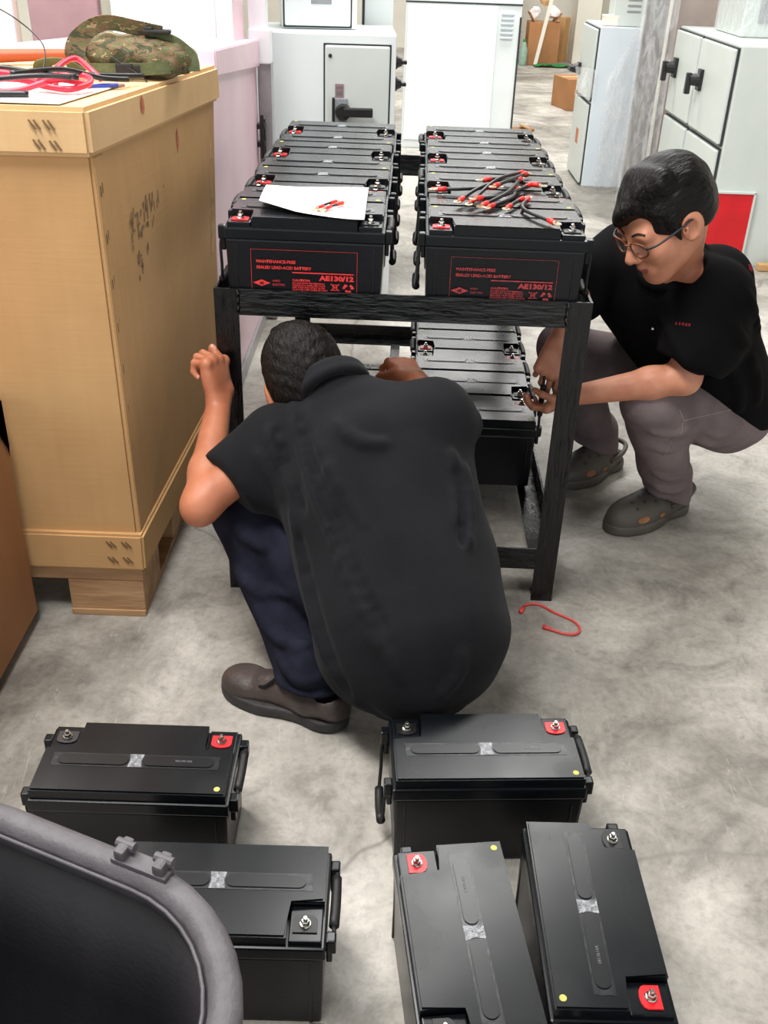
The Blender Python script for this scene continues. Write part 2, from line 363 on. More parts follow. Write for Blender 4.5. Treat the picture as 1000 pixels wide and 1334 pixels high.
def stadium(bm, cx, cy, l, w, z0, z1, bev=0):
    r = w / 2; P = []
    for k in range(9): t = -math.pi / 2 + math.pi * k / 8; P.append((cx + l / 2 - r + r * math.cos(t), cy + r * math.sin(t)))
    for k in range(9): t = math.pi / 2 + math.pi * k / 8; P.append((cx - l / 2 + r + r * math.cos(t), cy + r * math.sin(t)))
    prism(bm, P, z0, z1, bev)
def f_cover(bm):
    stadium(bm, 0, 0, .132, .027, .214, .2172, .0016)
def f_tape(bm):
    n = 10                                   # thin wrinkled strip of tape over the cover
    r = random.Random(3); vs = []
    for i in range(n + 1):
        x = -.074 + .148 * i / n
        vs.append([bm.verts.new((x + r.uniform(-.003, .003) * (i in (0, n)), y, .2155)) for y in (-.0165, -.005, .005, .0165)])
    for i in range(n):
        for k in range(3): bm.faces.new((vs[i][k], vs[i + 1][k], vs[i + 1][k + 1], vs[i][k + 1]))
def f_tapeend(bm):
    r = random.Random(5); P = [(-.007, -.016), (.008, -.016), (.004, -.006), (.009, .004), (.006, .016), (-.008, .016), (-.004, 0)]
    prism(bm, P, .2156, .2162)
def f_pad(bm):
    P = [(-.019, -.016), (.019, -.016), (.019, .006)] + [(.019 - .019 + .019 * math.cos(t), .006 + .01 * math.sin(t)) for t in (.5, 1.0, 1.57, 2.1, 2.6)] + [(-.019, .006)]
    prism(bm, P, .201, .2045)
def f_bolt(bm):
    lathe(bm, (0, 0, 0), [(.0095, .2035), (.0095, .206), (.0085, .207)], 20)
    lathe(bm, (0, 0, 0), [(.0072, .206), (.0075, .2085), (.0072, .2125), (.006, .214)], 6)
    lathe(bm, (0, 0, 0), [(.004, .213), (.004, .2185), (.003, .22)], 12)
def f_dot(bm): lathe(bm, (0, 0, 0), [(.0055, .214), (.0055, .2158)], 18)
def f_rope_up(bm): tube(bm, [(.182, -.066, .172), (.19, -.064, .182), (.19, -.04, .186), (.19, 0, .187), (.19, .04, .186), (.19, .064, .182), (.182, .066, .172)], .0035, 6, 5)
def f_grip_up(bm): tube(bm, [(.19, -.046, .186), (.191, 0, .187), (.19, .046, .186)], .0085, 10, 3)
def f_rope_dn(bm): tube(bm, [(.182, -.066, .172), (.192, -.066, .15), (.193, -.058, .1), (.196, -.04, .062), (.196, 0, .055), (.196, .04, .062), (.193, .058, .1), (.192, .066, .15), (.182, .066, .172)], .0035, 6, 5)
def f_grip_dn(bm): tube(bm, [(.196, -.042, .06), (.197, 0, .054), (.196, .042, .06)], .009, 10, 3)
def f_code(bm):
    text_mesh(bm, '0813610A', .0075, -.025, 0, xs=1)
    for v in bm.verts: v.co = Vector((v.co.x, v.co.z - .003, .21785))
def f_print(bm):
    x0, x1, z0, z1 = -.105, .135, .02, .137
    for x, z, w, h in ((0, 0, 0, 0),): pass
    def bar(xa, xb, za, zb):
        vs = [bm.verts.new((x, 0, z)) for x, z in ((xa, za), (xb, za), (xb, zb), (xa, zb))]; bm.faces.new(vs)
    t = .0007
    bar(x0, x1, z1 - t, z1); bar(x0, x0 + t, z0, z1); bar(x1 - t, x1, z0, z1); bar(x0, x1, z0, z0 + t)
    text_mesh(bm, 'MAINTENANCE-FREE', .0115, x0 + .012, .1, xs=.82, thick=.0004)
    text_mesh(bm, 'SEALED LEAD-ACID BATTERY', .0115, x0 + .012, .0835, xs=.82, thick=.0004)
    bar(-.012, .127, .0735, .077)
    text_mesh(bm, 'AE130/12', .0185, .127, .056, 'RIGHT', 1.05, thick=.0011)
    text_mesh(bm, 'CAUTION:', .0085, -.012, .051, thick=.0004)
    for i, s in enumerate(('DO NOT SHORT THE TERMINALS', 'CHARGE IN A VENTILATED PLACE', 'KEEP AWAY FROM SPARK OR FIRE', 'FLUSH EYES WITH WATER AT ONCE')):
        text_mesh(bm, s, .0062, -.012, .0438 - .0062 * i, xs=.78, thick=.0002)
    text_mesh(bm, 'ASEC', .0078, -.0575, .0475, xs=1.0); text_mesh(bm, 'ELECTRIC', .0078, -.0575, .0365, xs=.85)
    # diamond emblem with two letters left open
    cx, cz = -.082, .043
    vs = [bm.verts.new((cx + a, .0003, cz + b)) for a, b in ((-.02, 0), (0, -.0095), (.02, 0), (0, .0095))]; bm.faces.new(vs)
    # recycling arrows and crossed-out bin
    cx, cz = .115, .036
    for k in range(3):
        a0 = math.radians(90 + 120 * k); pr_ = []
        for q in range(4): t_ = a0 - math.radians(22 + 20 * q); pr_.append((t_, .0095))
        for (ta, r), (tb, _) in zip(pr_, pr_[1:]):
            vs = [bm.verts.new((cx + rr * math.cos(tt), 0, cz + rr * math.sin(tt))) for tt, rr in ((ta, r + .003), (tb, r + .003), (tb, r - .003), (ta, r - .003))]; bm.faces.new(vs)
        ta = pr_[-1][0]
        vs = [bm.verts.new((cx + rr * math.cos(tt), 0, cz + rr * math.sin(tt))) for tt, rr in ((ta, .015), (ta - .5, .0095), (ta, .004))]; bm.faces.new(vs)
    cx = .085
    bar(cx - .007, cx + .007, .0435, .0455); bar(cx - .0055, cx - .0035, .03, .044); bar(cx + .0035, cx + .0055, .03, .044); bar(cx - .0055, cx + .0055, .0285, .0305)
    for s in (-1, 1):
        vs = [bm.verts.new(p) for p in ((cx - s * .0105, 0, .0465), (cx - s * .0085, 0, .048), (cx + s * .0105, 0, .0285), (cx + s * .0085, 0, .027))]; bm.faces.new(vs)
    bar(cx - .009, cx + .009, .0225, .025)
    for v in bm.verts: v.co.z = .051 + (v.co.z - .0205) * .82
def f_emblem(bm): text_mesh(bm, 'AE', .0075, -.082, .0668, 'CENTER', thick=.0004)
def battery(loc, rz, label, group, hl='up', hr='up', prt=None, code=True):
    b = empty('lead_acid_battery', loc, rz, label, 'battery', group)
    obj('case', cache('case', f_case, M['case']), parent=b)
    obj('lid', cache('lid', f_lid, M['plastic']), parent=b)
    for i, x in enumerate((-.078, .078)):
        c = obj('vent_cover', cache('vent_cover', f_cover, M['cover']), parent=b, loc=(x, .012, 0))
        obj('clear_tape', cache('clear_tape', f_tape, M['tapebody']), parent=c)
        for e in ((.072,) if i == 0 else (-.072,)):
            obj('tape_end', cache('tape_end', f_tapeend, M['tape']), parent=c, loc=(e, 0, 0), rot=(0, 0, math.pi if e < 0 else 0))
    if code: obj('serial_code', cache('serial_code', f_code, M['emboss']), parent=b, loc=(-.078, .012, 0))
    for s, m, l in ((-1, 'redpad', 'red terminal pad'), (1, 'blackpad', 'black terminal pad')):
        obj('terminal_pad', cache('pad' + m, f_pad, M[m]), parent=b, loc=(s * .146, -.056, 0), label=l)
        obj('terminal', cache('terminal', f_bolt, M['chrome']), parent=b, loc=(s * .146, -.057, 0))
    obj('rating_dot', cache('dot', f_dot, M['yellow']), parent=b, loc=(-.158, .075, 0), label='yellow sticker dot')
    for s, h in ((-1, hl), (1, hr)):
        if h:
            r = obj('handle', cache('rope' + h, f_rope_up if h == 'up' else f_rope_dn, M['rope'], True), parent=b, rot=(0, 0, 0 if s > 0 else math.pi))
            obj('grip', cache('grip' + h, f_grip_up if h == 'up' else f_grip_dn, M['rubber'], True), parent=r)
    if prt:
        p = obj('front_print', cache('front_print' + prt, f_print, M[prt]), parent=b, loc=(-.0155, -.0925, .0), rot=(.018, 0, 0), label='red printed lettering')
        obj('emblem_letters', cache('emblem', f_emblem, M['case']), parent=p, loc=(0, -.0005, 0))
    return b
ORD = ['front', 'second', 'third', 'fourth', 'fifth', 'sixth', 'rearmost']
SP = .1875
def rackpt(u, v): c, s = math.cos(-.0147), math.sin(-.0147); return TX + u * c - v * s, TY + u * s + v * c
for row, (u, nm) in enumerate(((.0277 + BL / 2, 'left'), (.4776 + BL / 2, 'right'))):
    for k in range(7):
        x, y = rackpt(u + random.uniform(-.003, .003) * (k > 0) + (-.006 if row == 0 else .004) * 0, .008 + BW_ / 2 + SP * k)
        flip = k % 2 == 1
        what = ', bright red AE130/12 lettering' if (k, row) == (0, 0) else ', dull red lettering' if (k, row) == (0, 1) else ''
        lab = f'{ORD[k]} battery of the {nm} row on top of rack' + what
        inner = 'dn' if random.random() < .75 else 'up'
        outer = 'up' if k else 'dn'
        L_, R_ = (outer, inner) if row == 0 else (inner, outer)
        if flip: L_, R_ = R_, L_
        battery((x, y, TH - LW + .001), -.0147 + (math.pi if flip else 0), lab, 'batteries on top of the rack', L_, R_, ('print' if row == 0 else 'printdim') if k == 0 else None, code=k < 3)
LOWN = ['front', 'second', 'third', 'fourth', 'rearmost']
for k in range(5):
    flip = k % 2 == 0
    b = battery((.257 + .004 * k, 2.602 + BW_ / 2 + SP * k, .118), -.01 + (math.pi if flip else 0), f'{LOWN[k]} black battery of the row on the lower shelf under the rack', 'batteries on the lower shelf', None if k == 0 else 'up', 'up')
    if k == 0:
        bm = BM(); W = [(.44, 2.66, .29), (.437, 2.6, .315), (.425, 2.53, .39), (.416, 2.475, .455), (.412, 2.45, .51), (.414, 2.46, .545)]
        im = (Matrix.Translation(b.location) @ Matrix.Rotation(b.rotation_euler.z, 4, 'Z')).inverted()
        tube(bm, [im @ Vector(p) for p in W], .004, 7, 5); h = obj('handle', bm, M['rope'], b, 'black rope handle pulled up by hand', smooth=True)
        bm = BM(); tube(bm, [im @ Vector(p) for p in W[2:5]], .008, 10, 4); obj('grip', bm, M['rubber'], h, smooth=True)
FG = 'batteries standing on the floor'
def fl(cx, cy, rz, lab, hl, hr): return battery((cx, cy, 0), rz, lab, FG, hl, hr)
fl(-.438, 1.337, math.pi + .005, 'black battery on the floor at left, just behind the dark bin', 'up', 'dn')
fl(.208, 1.4, math.pi + .06, 'black battery on the floor just below the crouching man, its end handle dangling', 'up', 'dn')
fl(-.246, 1.057, .01, 'black battery on the floor partly hidden by the dark bin, bare bolt terminal facing', 'up', 'up')
fl(.15, .988, -math.pi / 2 + .125, 'black battery set lengthwise on floor, red terminal at its far left corner', 'dn', 'up')
fl(.357, 1.044, math.pi / 2 + .013, 'black battery set lengthwise on floor at right, red terminal at its near corner', 'up', 'dn')
fl(-.137, .655, math.pi / 2 - .01, 'black battery at the bottom edge beside the bin, only its far edge showing', None, None)

# ------------------------------------------------------------------ things on the racked batteries
def jumper(pts, label, group='short jumper cables on the right battery row', r=.0045, ends=(1, 1)):
    z = sum(p[2] for p in pts) / len(pts); c = Vector((pts[0][0], pts[0][1], pts[0][2]))
    P = [Vector(p) - c for p in pts]
    t = empty('jumper_cable', c, 0, label, 'cable', group)
    bm = BM(); tube(bm, P, r, 8, 6); obj('wire', bm, M['wireblack'], t, smooth=True)
    for a, b, on in ((P[0], P[1], ends[0]), (P[-1], P[-2], ends[1])):
        if not on: continue
        d = (b - a).normalized()
        bm = BM(); cyl(bm, a - d * .002, a + d * .021, r * 1.5, r * 1.3, 12); obj('boot', bm, M['bootred'], t, 'red insulating boot', smooth=True)
        bm = BM(); q = a - d * .014; cyl(bm, a - d * .006, a, r * .9, r * 1.1, 10)
        u = Vector((d.y, -d.x, 0)).normalized(); n_ = d.cross(u)
        rings = []
        for k in range(14):
            tt = 2 * math.pi * k / 14; e = d * math.cos(tt) + u * math.sin(tt)
            rings.append([bm.verts.new(q + e * rr + n_ * zz) for rr, zz in ((.0095, -.001), (.0095, .001), (.0045, .001), (.0045, -.001))])
        for k in range(14):
            for j in range(4): bm.faces.new((rings[k][j], rings[(k + 1) % 14][j], rings[(k + 1) % 14][(j + 1) % 4], rings[k][(j + 1) % 4]))
        obj('ring_lug', bm, M['brass'], t)
ZB = TH - LW + .001 + BH + .002          # top of the racked batteries
def J(a, m, b, label, **k): jumper([(a[0], a[1], ZB + a[2]), (m[0], m[1], ZB + m[2]), (b[0], b[1], ZB + b[2])], label, **k)
J((.105, 2.499, .009), (.17, 2.5, .012), (.245, 2.52, .014), 'jumper cable lying furthest left, its lug beside a red terminal')
J((.152, 2.375, .012), (.215, 2.5, .02), (.345, 2.71, .009), 'long jumper cable slanting across the heap up to the far right')
J((.178, 2.372, .009), (.25, 2.54, .028), (.33, 2.69, .018), 'jumper cable lying over the middle of the heap')
J((.226, 2.62, .01), (.27, 2.64, .01), (.36, 2.57, .012), 'jumper cable with red boot at the back left of the heap')
J((.205, 2.35, .009), (.27, 2.45, .018), (.315, 2.6, .02), 'jumper cable under the heap with boot pointing to the right')
J((.19, 2.365, .02), (.255, 2.43, .014), (.34, 2.585, .009), 'jumper cable with a bright red boot sticking out right of heap')
J((.22, 2.34, .008), (.28, 2.44, .008), (.3, 2.535, .01), 'jumper cable at the near side of the heap', ends=(1, 1))
J((.262, 2.338, .008), (.282, 2.385, .009), (.305, 2.43, .008), 'very short jumper cable lying apart just right of the heap')
J((.318, 2.43, .009), (.297, 2.33, .008), (.352, 2.215, .008), 'bent jumper cable alone on the front right battery')
J((.24, 2.46, .03), (.28, 2.53, .03), (.335, 2.655, .022), 'jumper cable on top of the heap with two red boots')
# sheet of paper
bm = BM(); nu, nv = 14, 10; g = []
for i in range(nu + 1):
    r = []
    for j in range(nv + 1):
        s, t = i / nu, j / nv
        x = -.318 + .252 * s + .02 * (1 - t) * (1 - s) * .5; y = 2.2 + .3 * t + .085 * (1 - s) ** 2 * (1 - t) + .002
        r.append(bm.verts.new((x, y, ZB + .0025 + .016 * max(0, (1 - s) - .62) * 2 * (1 - t) + .002 * math.sin(5 * s + 3 * t) + .002)))
    g.append(r)
for i in range(nu):
    for j in range(nv): bm.faces.new((g[i][j], g[i + 1][j], g[i + 1][j + 1], g[i][j + 1]))
p_ = obj('paper_sheet', bm, M['paper'], label='white sheet of paper with a curled corner on the left battery row', cat='paper', smooth=True)
md = p_.modifiers.new('thick', 'SOLIDIFY'); md.thickness = .0008
jumper([(-.172, 2.265, ZB + .0095), (-.155, 2.3, ZB + .011), (-.138, 2.33, ZB + .0095)], 'tiny jumper lead lying on the white paper, left of two', 'tiny leads on the paper', r=.0032)
jumper([(-.155, 2.263, ZB + .0095), (-.142, 2.285, ZB + .01), (-.122, 2.318, ZB + .0095)], 'tiny jumper lead lying on the white paper, right of two', 'tiny leads on the paper', r=.0032)

# ------------------------------------------------------------------ big carton on a pallet
ct = empty('pallet_carton', (-.6, 2.052, 0), 0, 'tall cardboard carton with a pale telescoping lid on a pallet', 'carton')
pl = empty('wooden_pallet', (-.6, 2.052, 0), 0, 'wooden pallet carrying the tall carton', 'pallet')
def rel(P): return [(x + .6, y - 2.052, z) for x, y, z in P]
A0, A1 = (-.6, 2.056), (-.615, 2.066)     # front right corner, bottom / top
B0, B1 = (-.555, 2.985), (-.518, 2.985)   # far right corner
C0, D0 = (-1.5, 2.985), (-1.5, 2.056)
bm = BM(); hexa(bm, rel([(-1.5, 2.056, .15), (*A0, .15), (*B0, .15), (*C0, .15), (-1.5, 2.066, 1.2), (*A1, 1.2), (*B1, 1.185), (-1.5, 2.985, 1.185)]), .006)
obj('body', bm, M['card'], ct)
bm = BM(); hexa(bm, rel([(-1.52, 2.046, 1.125), (-.606, 2.046, 1.133), (-.504, 3.0, 1.115), (-1.52, 3.0, 1.11), (-1.52, 2.05, 1.222), (-.608, 2.05, 1.226), (-.506, 3.0, 1.206), (-1.52, 3.0, 1.2)]), .009)
obj('carton_lid', bm, M['cardlid'], ct, 'pale cardboard lid')
bm = BM(); hexa(bm, rel([(-1.5, 2.04, .148), (-.588, 2.04, .148), (-.54, 2.995, .148), (-1.5, 2.995, .148), (-1.5, 2.04, .252), (-.586, 2.04, .25), (-.54, 2.995, .255), (-1.5, 2.995, .25)]), .006)
obj('base_tray', bm, M['card'], ct)
stp = BM(); box(stp, (0, 0, 0), (.0028, .004, .022), .001); STP = mesh_of(stp, 'staple', M['staple'])
def staple(x, y, z, ry=0, rz=0, parent=ct): obj('staple', STP, parent=parent, loc=(x + .6, y - 2.052, z), rot=(0, ry, rz))
for cx, cz in ((-.712, 1.195), (-.684, 1.195), (-.708, 1.158), (-.676, 1.157)):
    for d in (-.005, .005): staple(cx + d, 2.0445, cz - .002, -.6)
for cx, cz in ((-.665, .225), (-.628, .225), (-.665, .18), (-.628, .18)):
    for d in (-.005, .005): staple(cx + d, 2.0385, cz, -.7)
for i in range(9):
    z = 1.06 - .098 * i; t = (z - .15) / 1.05; x0 = A0[0] + (A1[0] - A0[0]) * t + .004; y0 = 2.085
    for d in (0, .012): staple(x0 + .0015, y0 + d, z + d * .4, 0, 1.45)
bm = BM()                                  # overlapped side flap along the corner
hexa(bm, rel([(-.606, 2.06, .25), (-.595, 2.06, .25), (-.5925, 2.125, .25), (-.603, 2.125, .25), (-.62, 2.07, 1.13), (-.610, 2.07, 1.13), (-.6055, 2.125, 1.13), (-.616, 2.125, 1.13)]), .002); obj('corner_flap', bm, M['card'], ct)
bm = BM(); R_ = random.Random(11)          # smudged stamped characters, only strokes are left of them
def side(y, z): t = (z - .15) / 1.05; xa = A0[0] + (A1[0] - A0[0]) * t; xb = B0[0] + (B1[0] - B0[0]) * t; return xa + (xb - xa) * (y - 2.06) / .925 + .0045
for (y0, y1, za, zb, n, h) in ((2.22, 2.70, .93, .945, 10, .07), (2.24, 2.70, .845, .85, 8, .06), (2.3, 2.74, .72, .73, 7, .06), (2.26, 2.5, .64, .65, 5, .055), (2.32, 2.5, .45, .46, 4, .05)):
    for i in range(n):
        for s_ in range(10):
            y = y0 + (y1 - y0) * (i + .15 + .62 * R_.random()) / n; z = za + (zb - za) * i / n + R_.uniform(-h / 2, h / 2)
            hh, w = (R_.uniform(.012, .032), .006) if R_.random() < .75 else (.005, R_.uniform(.012, .026))
            vs = [bm.verts.new((side(yy, z_) + .6, yy - 2.052, z_)) for yy, z_ in ((y, z), (y + w, z), (y + w * 1.2, z + hh), (y + w * .1, z + hh))]; bm.faces.new(vs)
obj('ink_print', bm, M['ink'], ct, 'smudged dark stamped lettering', kind='stuff')
for yc, w_, za, zb in ((2.75, .03, .5, 1.1), (2.93, .04, .7, 1.1)):
    bm = BM(); P = []
    for k in range(9): z = za + (zb - za) * k / 8; P.append([bm.verts.new((side(y, z) - .0015 + .6, y - 2.052, z)) for y in (yc - w_ / 2 * R_.uniform(.5, 1.2), yc + w_ / 2 * R_.uniform(.5, 1.2))])
    for a_, b_ in zip(P, P[1:]): bm.faces.new((a_[0], a_[1], b_[1], b_[0]))
    obj('scuff_strip', bm, M['scuffcard'], ct, 'pale rubbed strip')
for nm, (yc, zc, a, b, xo) in (('red_stain', (2.36, 1.19, .012, .022, 0)), ('red_stain', (2.62, 1.07, .01, .03, 0))):
    bm = BM(); lid = zc > 1.13
    P = []
    for k in range(12):
        r_ = R_.uniform(.7, 1.1); y = yc + a * r_ * math.cos(k * math.pi / 6); z = zc + b * r_ * math.sin(k * math.pi / 6)
        x = (-.607 + .102 * (y - 2.048) / .952 + .0015) if lid else side(y, z)
        P.append(bm.verts.new((x + .6, y - 2.052, z)))
    bm.faces.new(P); obj(nm, bm, M['stain'], ct)
for x, y, sx, sy in ((-.697, 2.145, .19, .18), (-1.18, 2.145, .15, .18), (-.697, 2.82, .19, .18), (-1.18, 2.82, .15, .18), (-.697, 2.48, .19, .15)):
    bm = BM(); box(bm, (x + .6, y - 2.052, .062), (sx, sy, .088), .003); obj('block', bm, M['wood'], pl)
for y in (2.145, 2.48, 2.82):
    bm = BM(); box(bm, (-1.05 + .6, y - 2.052, .127), (.9, .18, .04), .003); obj('deck_board', bm, M['wood'], pl)
for x in (-.697, -1.18):
    bm = BM(); box(bm, (x + .6, 2.48 - 2.052, .009), (.19, .86, .018), .002); obj('bottom_board', bm, M['wood'], pl)
# worn carton at lower left
c2 = empty('worn_carton', (-.865, 1.6, 0), 0, 'worn brown carton at the left edge in front of the tall carton', 'carton')
bm = BM(); hexa(bm, [(-.6, -.5, .03), (0, -.5, .03), (0, .42, .03), (-.6, .42, .03), (-.6, -.5, .625), (-.004, -.5, .62), (-.004, .42, .615), (-.6, .42, .62)], .006); obj('body', bm, M['cardold'], c2)
bm = BM(); box(bm, (-.305, -.04, .016), (.57, .88, .032), .003); obj('skid', bm, M['darktaupe'], c2)
bm = BM(); P = [(0.001, .2, .612), (.001, .3, .60), (.001, .36, .57), (.001, .405, .50), (.001, .41, .47), (.001, .419, .50), (.001, .419, .612)]
vs = [bm.verts.new(p) for p in P]; bm.faces.new(vs); bm.faces.ensure_lookup_table(); bmesh.ops.solidify(bm, geom=bm.faces[:], thickness=.002); obj('torn_paper', bm, M['cardlid'], c2, 'pale torn edge')

# ------------------------------------------------------------------ things on the carton
zt = 1.222
def lz(x, y): return 1.2275 - .0005 * 0 - (y - 2.05) * .021 + .001
bm = BM(); hexa(bm, [(-1.0, 2.068, lz(-1, 2.07)), (-.665, 2.068, lz(0, 2.07)), (-.63, 2.42, lz(0, 2.42)), (-1.0, 2.45, lz(0, 2.45))] + [(-1.0, 2.068, lz(-1, 2.07) + .002), (-.665, 2.068, lz(0, 2.07) + .002), (-.63, 2.42, lz(0, 2.42) + .002), (-1.0, 2.45, lz(0, 2.45) + .002)])
obj('paper_sheet', bm, M['paper'], label='white paper lying under the cables on the carton lid', cat='paper')
def cable(pts, m, r, label, cat='cable', group=None, name='test_cable'):
    bm = BM(); P = [(x, y, lz(x, y) + r + .003 + h) for x, y, h in pts]
    b = Vector(P[0]); tube(bm, [Vector(p) - b for p in P], r, 8, 7)
    return obj(name, bm, M[m], label=label, cat=cat, group=group, loc=b, smooth=True)
GC = 'cables heaped on the carton lid'
cable([(-.94, 2.18, .012), (-.80, 2.2, .02), (-.74, 2.22, .006), (-.68, 2.2, .004), (-.655, 2.26, .012), (-.69, 2.31, .02), (-.8, 2.3, .012), (-.95, 2.27, .004)], 'wirered', .0065, 'red cable looping round at the near right of the heap', group=GC)
cable([(-.735, 2.28, .006), (-.745, 2.33, .03), (-.725, 2.4, .045), (-.69, 2.39, .025), (-.66, 2.36, .008)], 'wirered', .0065, 'red cable standing up in an arch in front of the camouflage bag', group=GC)
cable([(-.96, 2.22, .02), (-.84, 2.25, .026), (-.76, 2.24, .012), (-.70, 2.22, .02), (-.66, 2.27, .004)], 'wirered', .0065, 'red cable lying straight through the middle of the heap', group=GC)
cable([(-.95, 2.14, .002), (-.85, 2.145, .002), (-.78, 2.15, .003), (-.72, 2.175, .02)], 'wirered', .006, 'red cable lying nearest the front edge of the lid', group=GC)
cable([(-1.0, 2.33, .022), (-.86, 2.31, .03), (-.78, 2.27, .026), (-.70, 2.23, .024), (-.67, 2.2, .03)], 'wireblack', .006, 'black cable running from the left edge down over the red ones', group=GC)
cable([(-.76, 2.3, .02), (-.72, 2.34, .018), (-.64, 2.4, .012), (-.59, 2.46, .008)], 'wireblack', .0065, 'black cable leading right to below the bag buckle', group=GC)
cable([(-.8, 2.2, .03), (-.72, 2.28, .034), (-.655, 2.34, .014), (-.61, 2.40, .006)], 'wireblack', .006, 'second black cable leading right, nearer the front', group=GC)
cable([(-.97, 2.16, .016), (-.84, 2.17, .022), (-.74, 2.19, .03), (-.665, 2.215, .026)], 'wireblack', .0055, 'black cable lying low at the front of the heap', group=GC)
cable([(-.93, 2.085, .002), (-.82, 2.09, .002), (-.735, 2.1, .003)], 'wireblack', .007, 'thick black cable end nearest the lid edge', group=GC)
cable([(-.8, 2.33, .004), (-.785, 2.36, .03), (-.79, 2.4, .07), (-.82, 2.42, .1), (-.86, 2.42, .13), (-.9, 2.42, .15)], 'wireblack', .0015, 'thin black wire sticking up from the heap', name='thin_wire', group=GC)
t = empty('ballpoint_pen', (-.655, 2.345, lz(0, 2.345) + .006), .45, 'blue pen lying beside the cables on the lid', 'pen')
bm = BM(); cyl(bm, (-.035, 0, 0), (.035, 0, 0), .005, .005, 10); obj('barrel', bm, M['blue'], t, smooth=True)
bm = BM(); cyl(bm, (.035, 0, 0), (.05, 0, 0), .0052, .003, 10); obj('cap', bm, M['mauve'], t, smooth=True)
t = empty('wooden_handle_tool', (-1.06, 2.82, lz(0, 2.85) + .017), .33, 'orange-handled tool lying at the back of the carton lid', 'tool')
bm = BM(); tube(bm, [(-.1, 0, 0), (.0, 0, 0), (.1, 0, .002), (.3, 0, .004)], .014, 12, 4, radii=[.015, .017, .015, .013]); obj('handle', bm, M['orange'], t, smooth=True)
bm = BM(); cyl(bm, (-.16, 0, 0), (-.1, 0, 0), .016, .018, 12); obj('end_cap', bm, M['cream'], t, smooth=True)

# ------------------------------------------------------------------ dark bin, near left
bin_ = empty('plastic_bin', (-.451, .563, 0), -.3827, 'dark open plastic bin with a rounded grey rim, near left corner', 'bin')
def rrect(a, b, r, z, n=10):
    P = []
    for cx, cy, t0 in ((a - r, b - r, 0), (-(a - r), b - r, 90), (-(a - r), -(b - r), 180), (a - r, -(b - r), 270)):
        for k in range(n + 1): t = math.radians(t0 + 90 * k / n); P.append((cx + r * math.cos(t), cy + r * math.sin(t), z))
    return P
def loft(bm, loops, close=True):
    L_ = [[bm.verts.new(p) for p in l] for l in loops]; n = len(L_[0])
    for a, b in zip(L_, L_[1:]):
        for k in range(n): bm.faces.new((a[k], a[(k + 1) % n], b[(k + 1) % n], b[k]))
    return L_
def rr_off(d, z): return rrect(.31 - d, .28 - d, max(.215 - d, .03), z)
bm = BM(); L_ = loft(bm, [rr_off(.012, .572), rr_off(.001, .575), rr_off(0, .59), rr_off(.004, .599), rr_off(.012, .603), rr_off(.026, .602), rr_off(.034, .597), rr_off(.037, .586), rr_off(.039, .57), rr_off(.012, .572)])
obj('rim', bm, M['binrim'], bin_, 'grey rounded rim', smooth=True)
bm = BM(); L_ = loft(bm, [rr_off(.18, .012), rr_off(.06, .4), rr_off(.03, .575), rr_off(.037, .575), rr_off(.066, .4), rr_off(.186, .025)])
bm.faces.new(L_[0][::-1]); bm.faces.new(L_[-1]); obj('bin_body', bm, M['bindark'], bin_, smooth=True)
bm = BM(); tube(bm, [(*p[:2], .59) for p in rr_off(.041, .59)], .0025, 6, 1, closed=True); obj('inner_lip', bm, M['binrim'], bin_, smooth=True)
im = (Matrix.Translation(bin_.location) @ Matrix.Rotation(-.3827, 4, 'Z')).inverted()
q = im @ Vector((-.262, .775, .6))
for dx in (-.026, .026):
    bm = BM(); box(bm, (q.x + dx, q.y, .612), (.014, .026, .022), .004); cyl(bm, (q.x + dx - .012, q.y + .004, .618), (q.x + dx + .012, q.y + .004, .618), .006, .006, 10); obj('hinge_lug', bm, M['binrim'], bin_)
bm = BM(); box(bm, (q.x, q.y - .003, .605), (.075, .022, .008), .002); obj('hinge_plate', bm, M['binrim'], bin_)

# ------------------------------------------------------------------ wire on the floor
bm = BM(); tube(bm, [(.375, 2.13, .006), (.385, 2.155, .005), (.42, 2.16, .005), (.46, 2.125, .005), (.505, 2.09, .005), (.515, 2.055, .005), (.50, 2.035, .005), (.47, 2.035, .006), (.43, 2.055, .005)], .0032, 7, 7)
w = obj('red_wire', bm, M['wirefloor'], label='loose red wire curled on the concrete by the rack leg', cat='wire', smooth=True)
for a, b in (((.368, 2.12, .007), (.38, 2.145, .006)), ((.42, 2.06, .007), (.44, 2.05, .006))):
    bm = BM(); cyl(bm, a, b, .006, .0045, 10); obj('boot', bm, M['wirefloor'], w, smooth=True)

# ------------------------------------------------------------------ background, left
t = empty('pink_machine', (-.575, 3.2, 0), 0, 'pale pink painted machine casing behind the tall carton', 'machine')
bm = BM(); box(bm, (-.3, .56, .60), (.6, 1.12, 1.08), .006); obj('casing', bm, M['pink'], t)
bm = BM(); box(bm, (-.29, .56, .03), (.6, 1.13, .06), .003); obj('plinth', bm, M['greymetal'], t)
bm = BM(); hexa(bm, [(-.6, .1, 1.14), (.012, .1, 1.14), (.016, 1.11, 1.06), (-.6, 1.11, 1.06), (-.6, .1, 1.215), (.012, .1, 1.215), (.016, 1.11, 1.16), (-.6, 1.11, 1.16)], .004); obj('top_frame', bm, M['pink'], t)
bm = BM(); box(bm, (-.07, .95, 1.55), (.06, .28, .86), .004); obj('inner_panel', bm, M['pink'], t)
bm = BM(); box(bm, (.03, 1.165, .6), (.055, .08, 1.18), .003); obj('side_post', bm, M['greymetal'], t)
bm = BM(); box(bm, (.018, 1.13, 1.135), (.086, .08, .125), .006); box(bm, (.01, 1.14, 1.6), (.07, .07, .85), .004); obj('front_post', bm, M['brightwhite'], t)
bm = BM()
for y in (1.07, 1.115): box(bm, (.022, y, .80 - (y - 1.07) * 1.5), (.014, .012, .17 + (y - 1.07) * 2), .003)
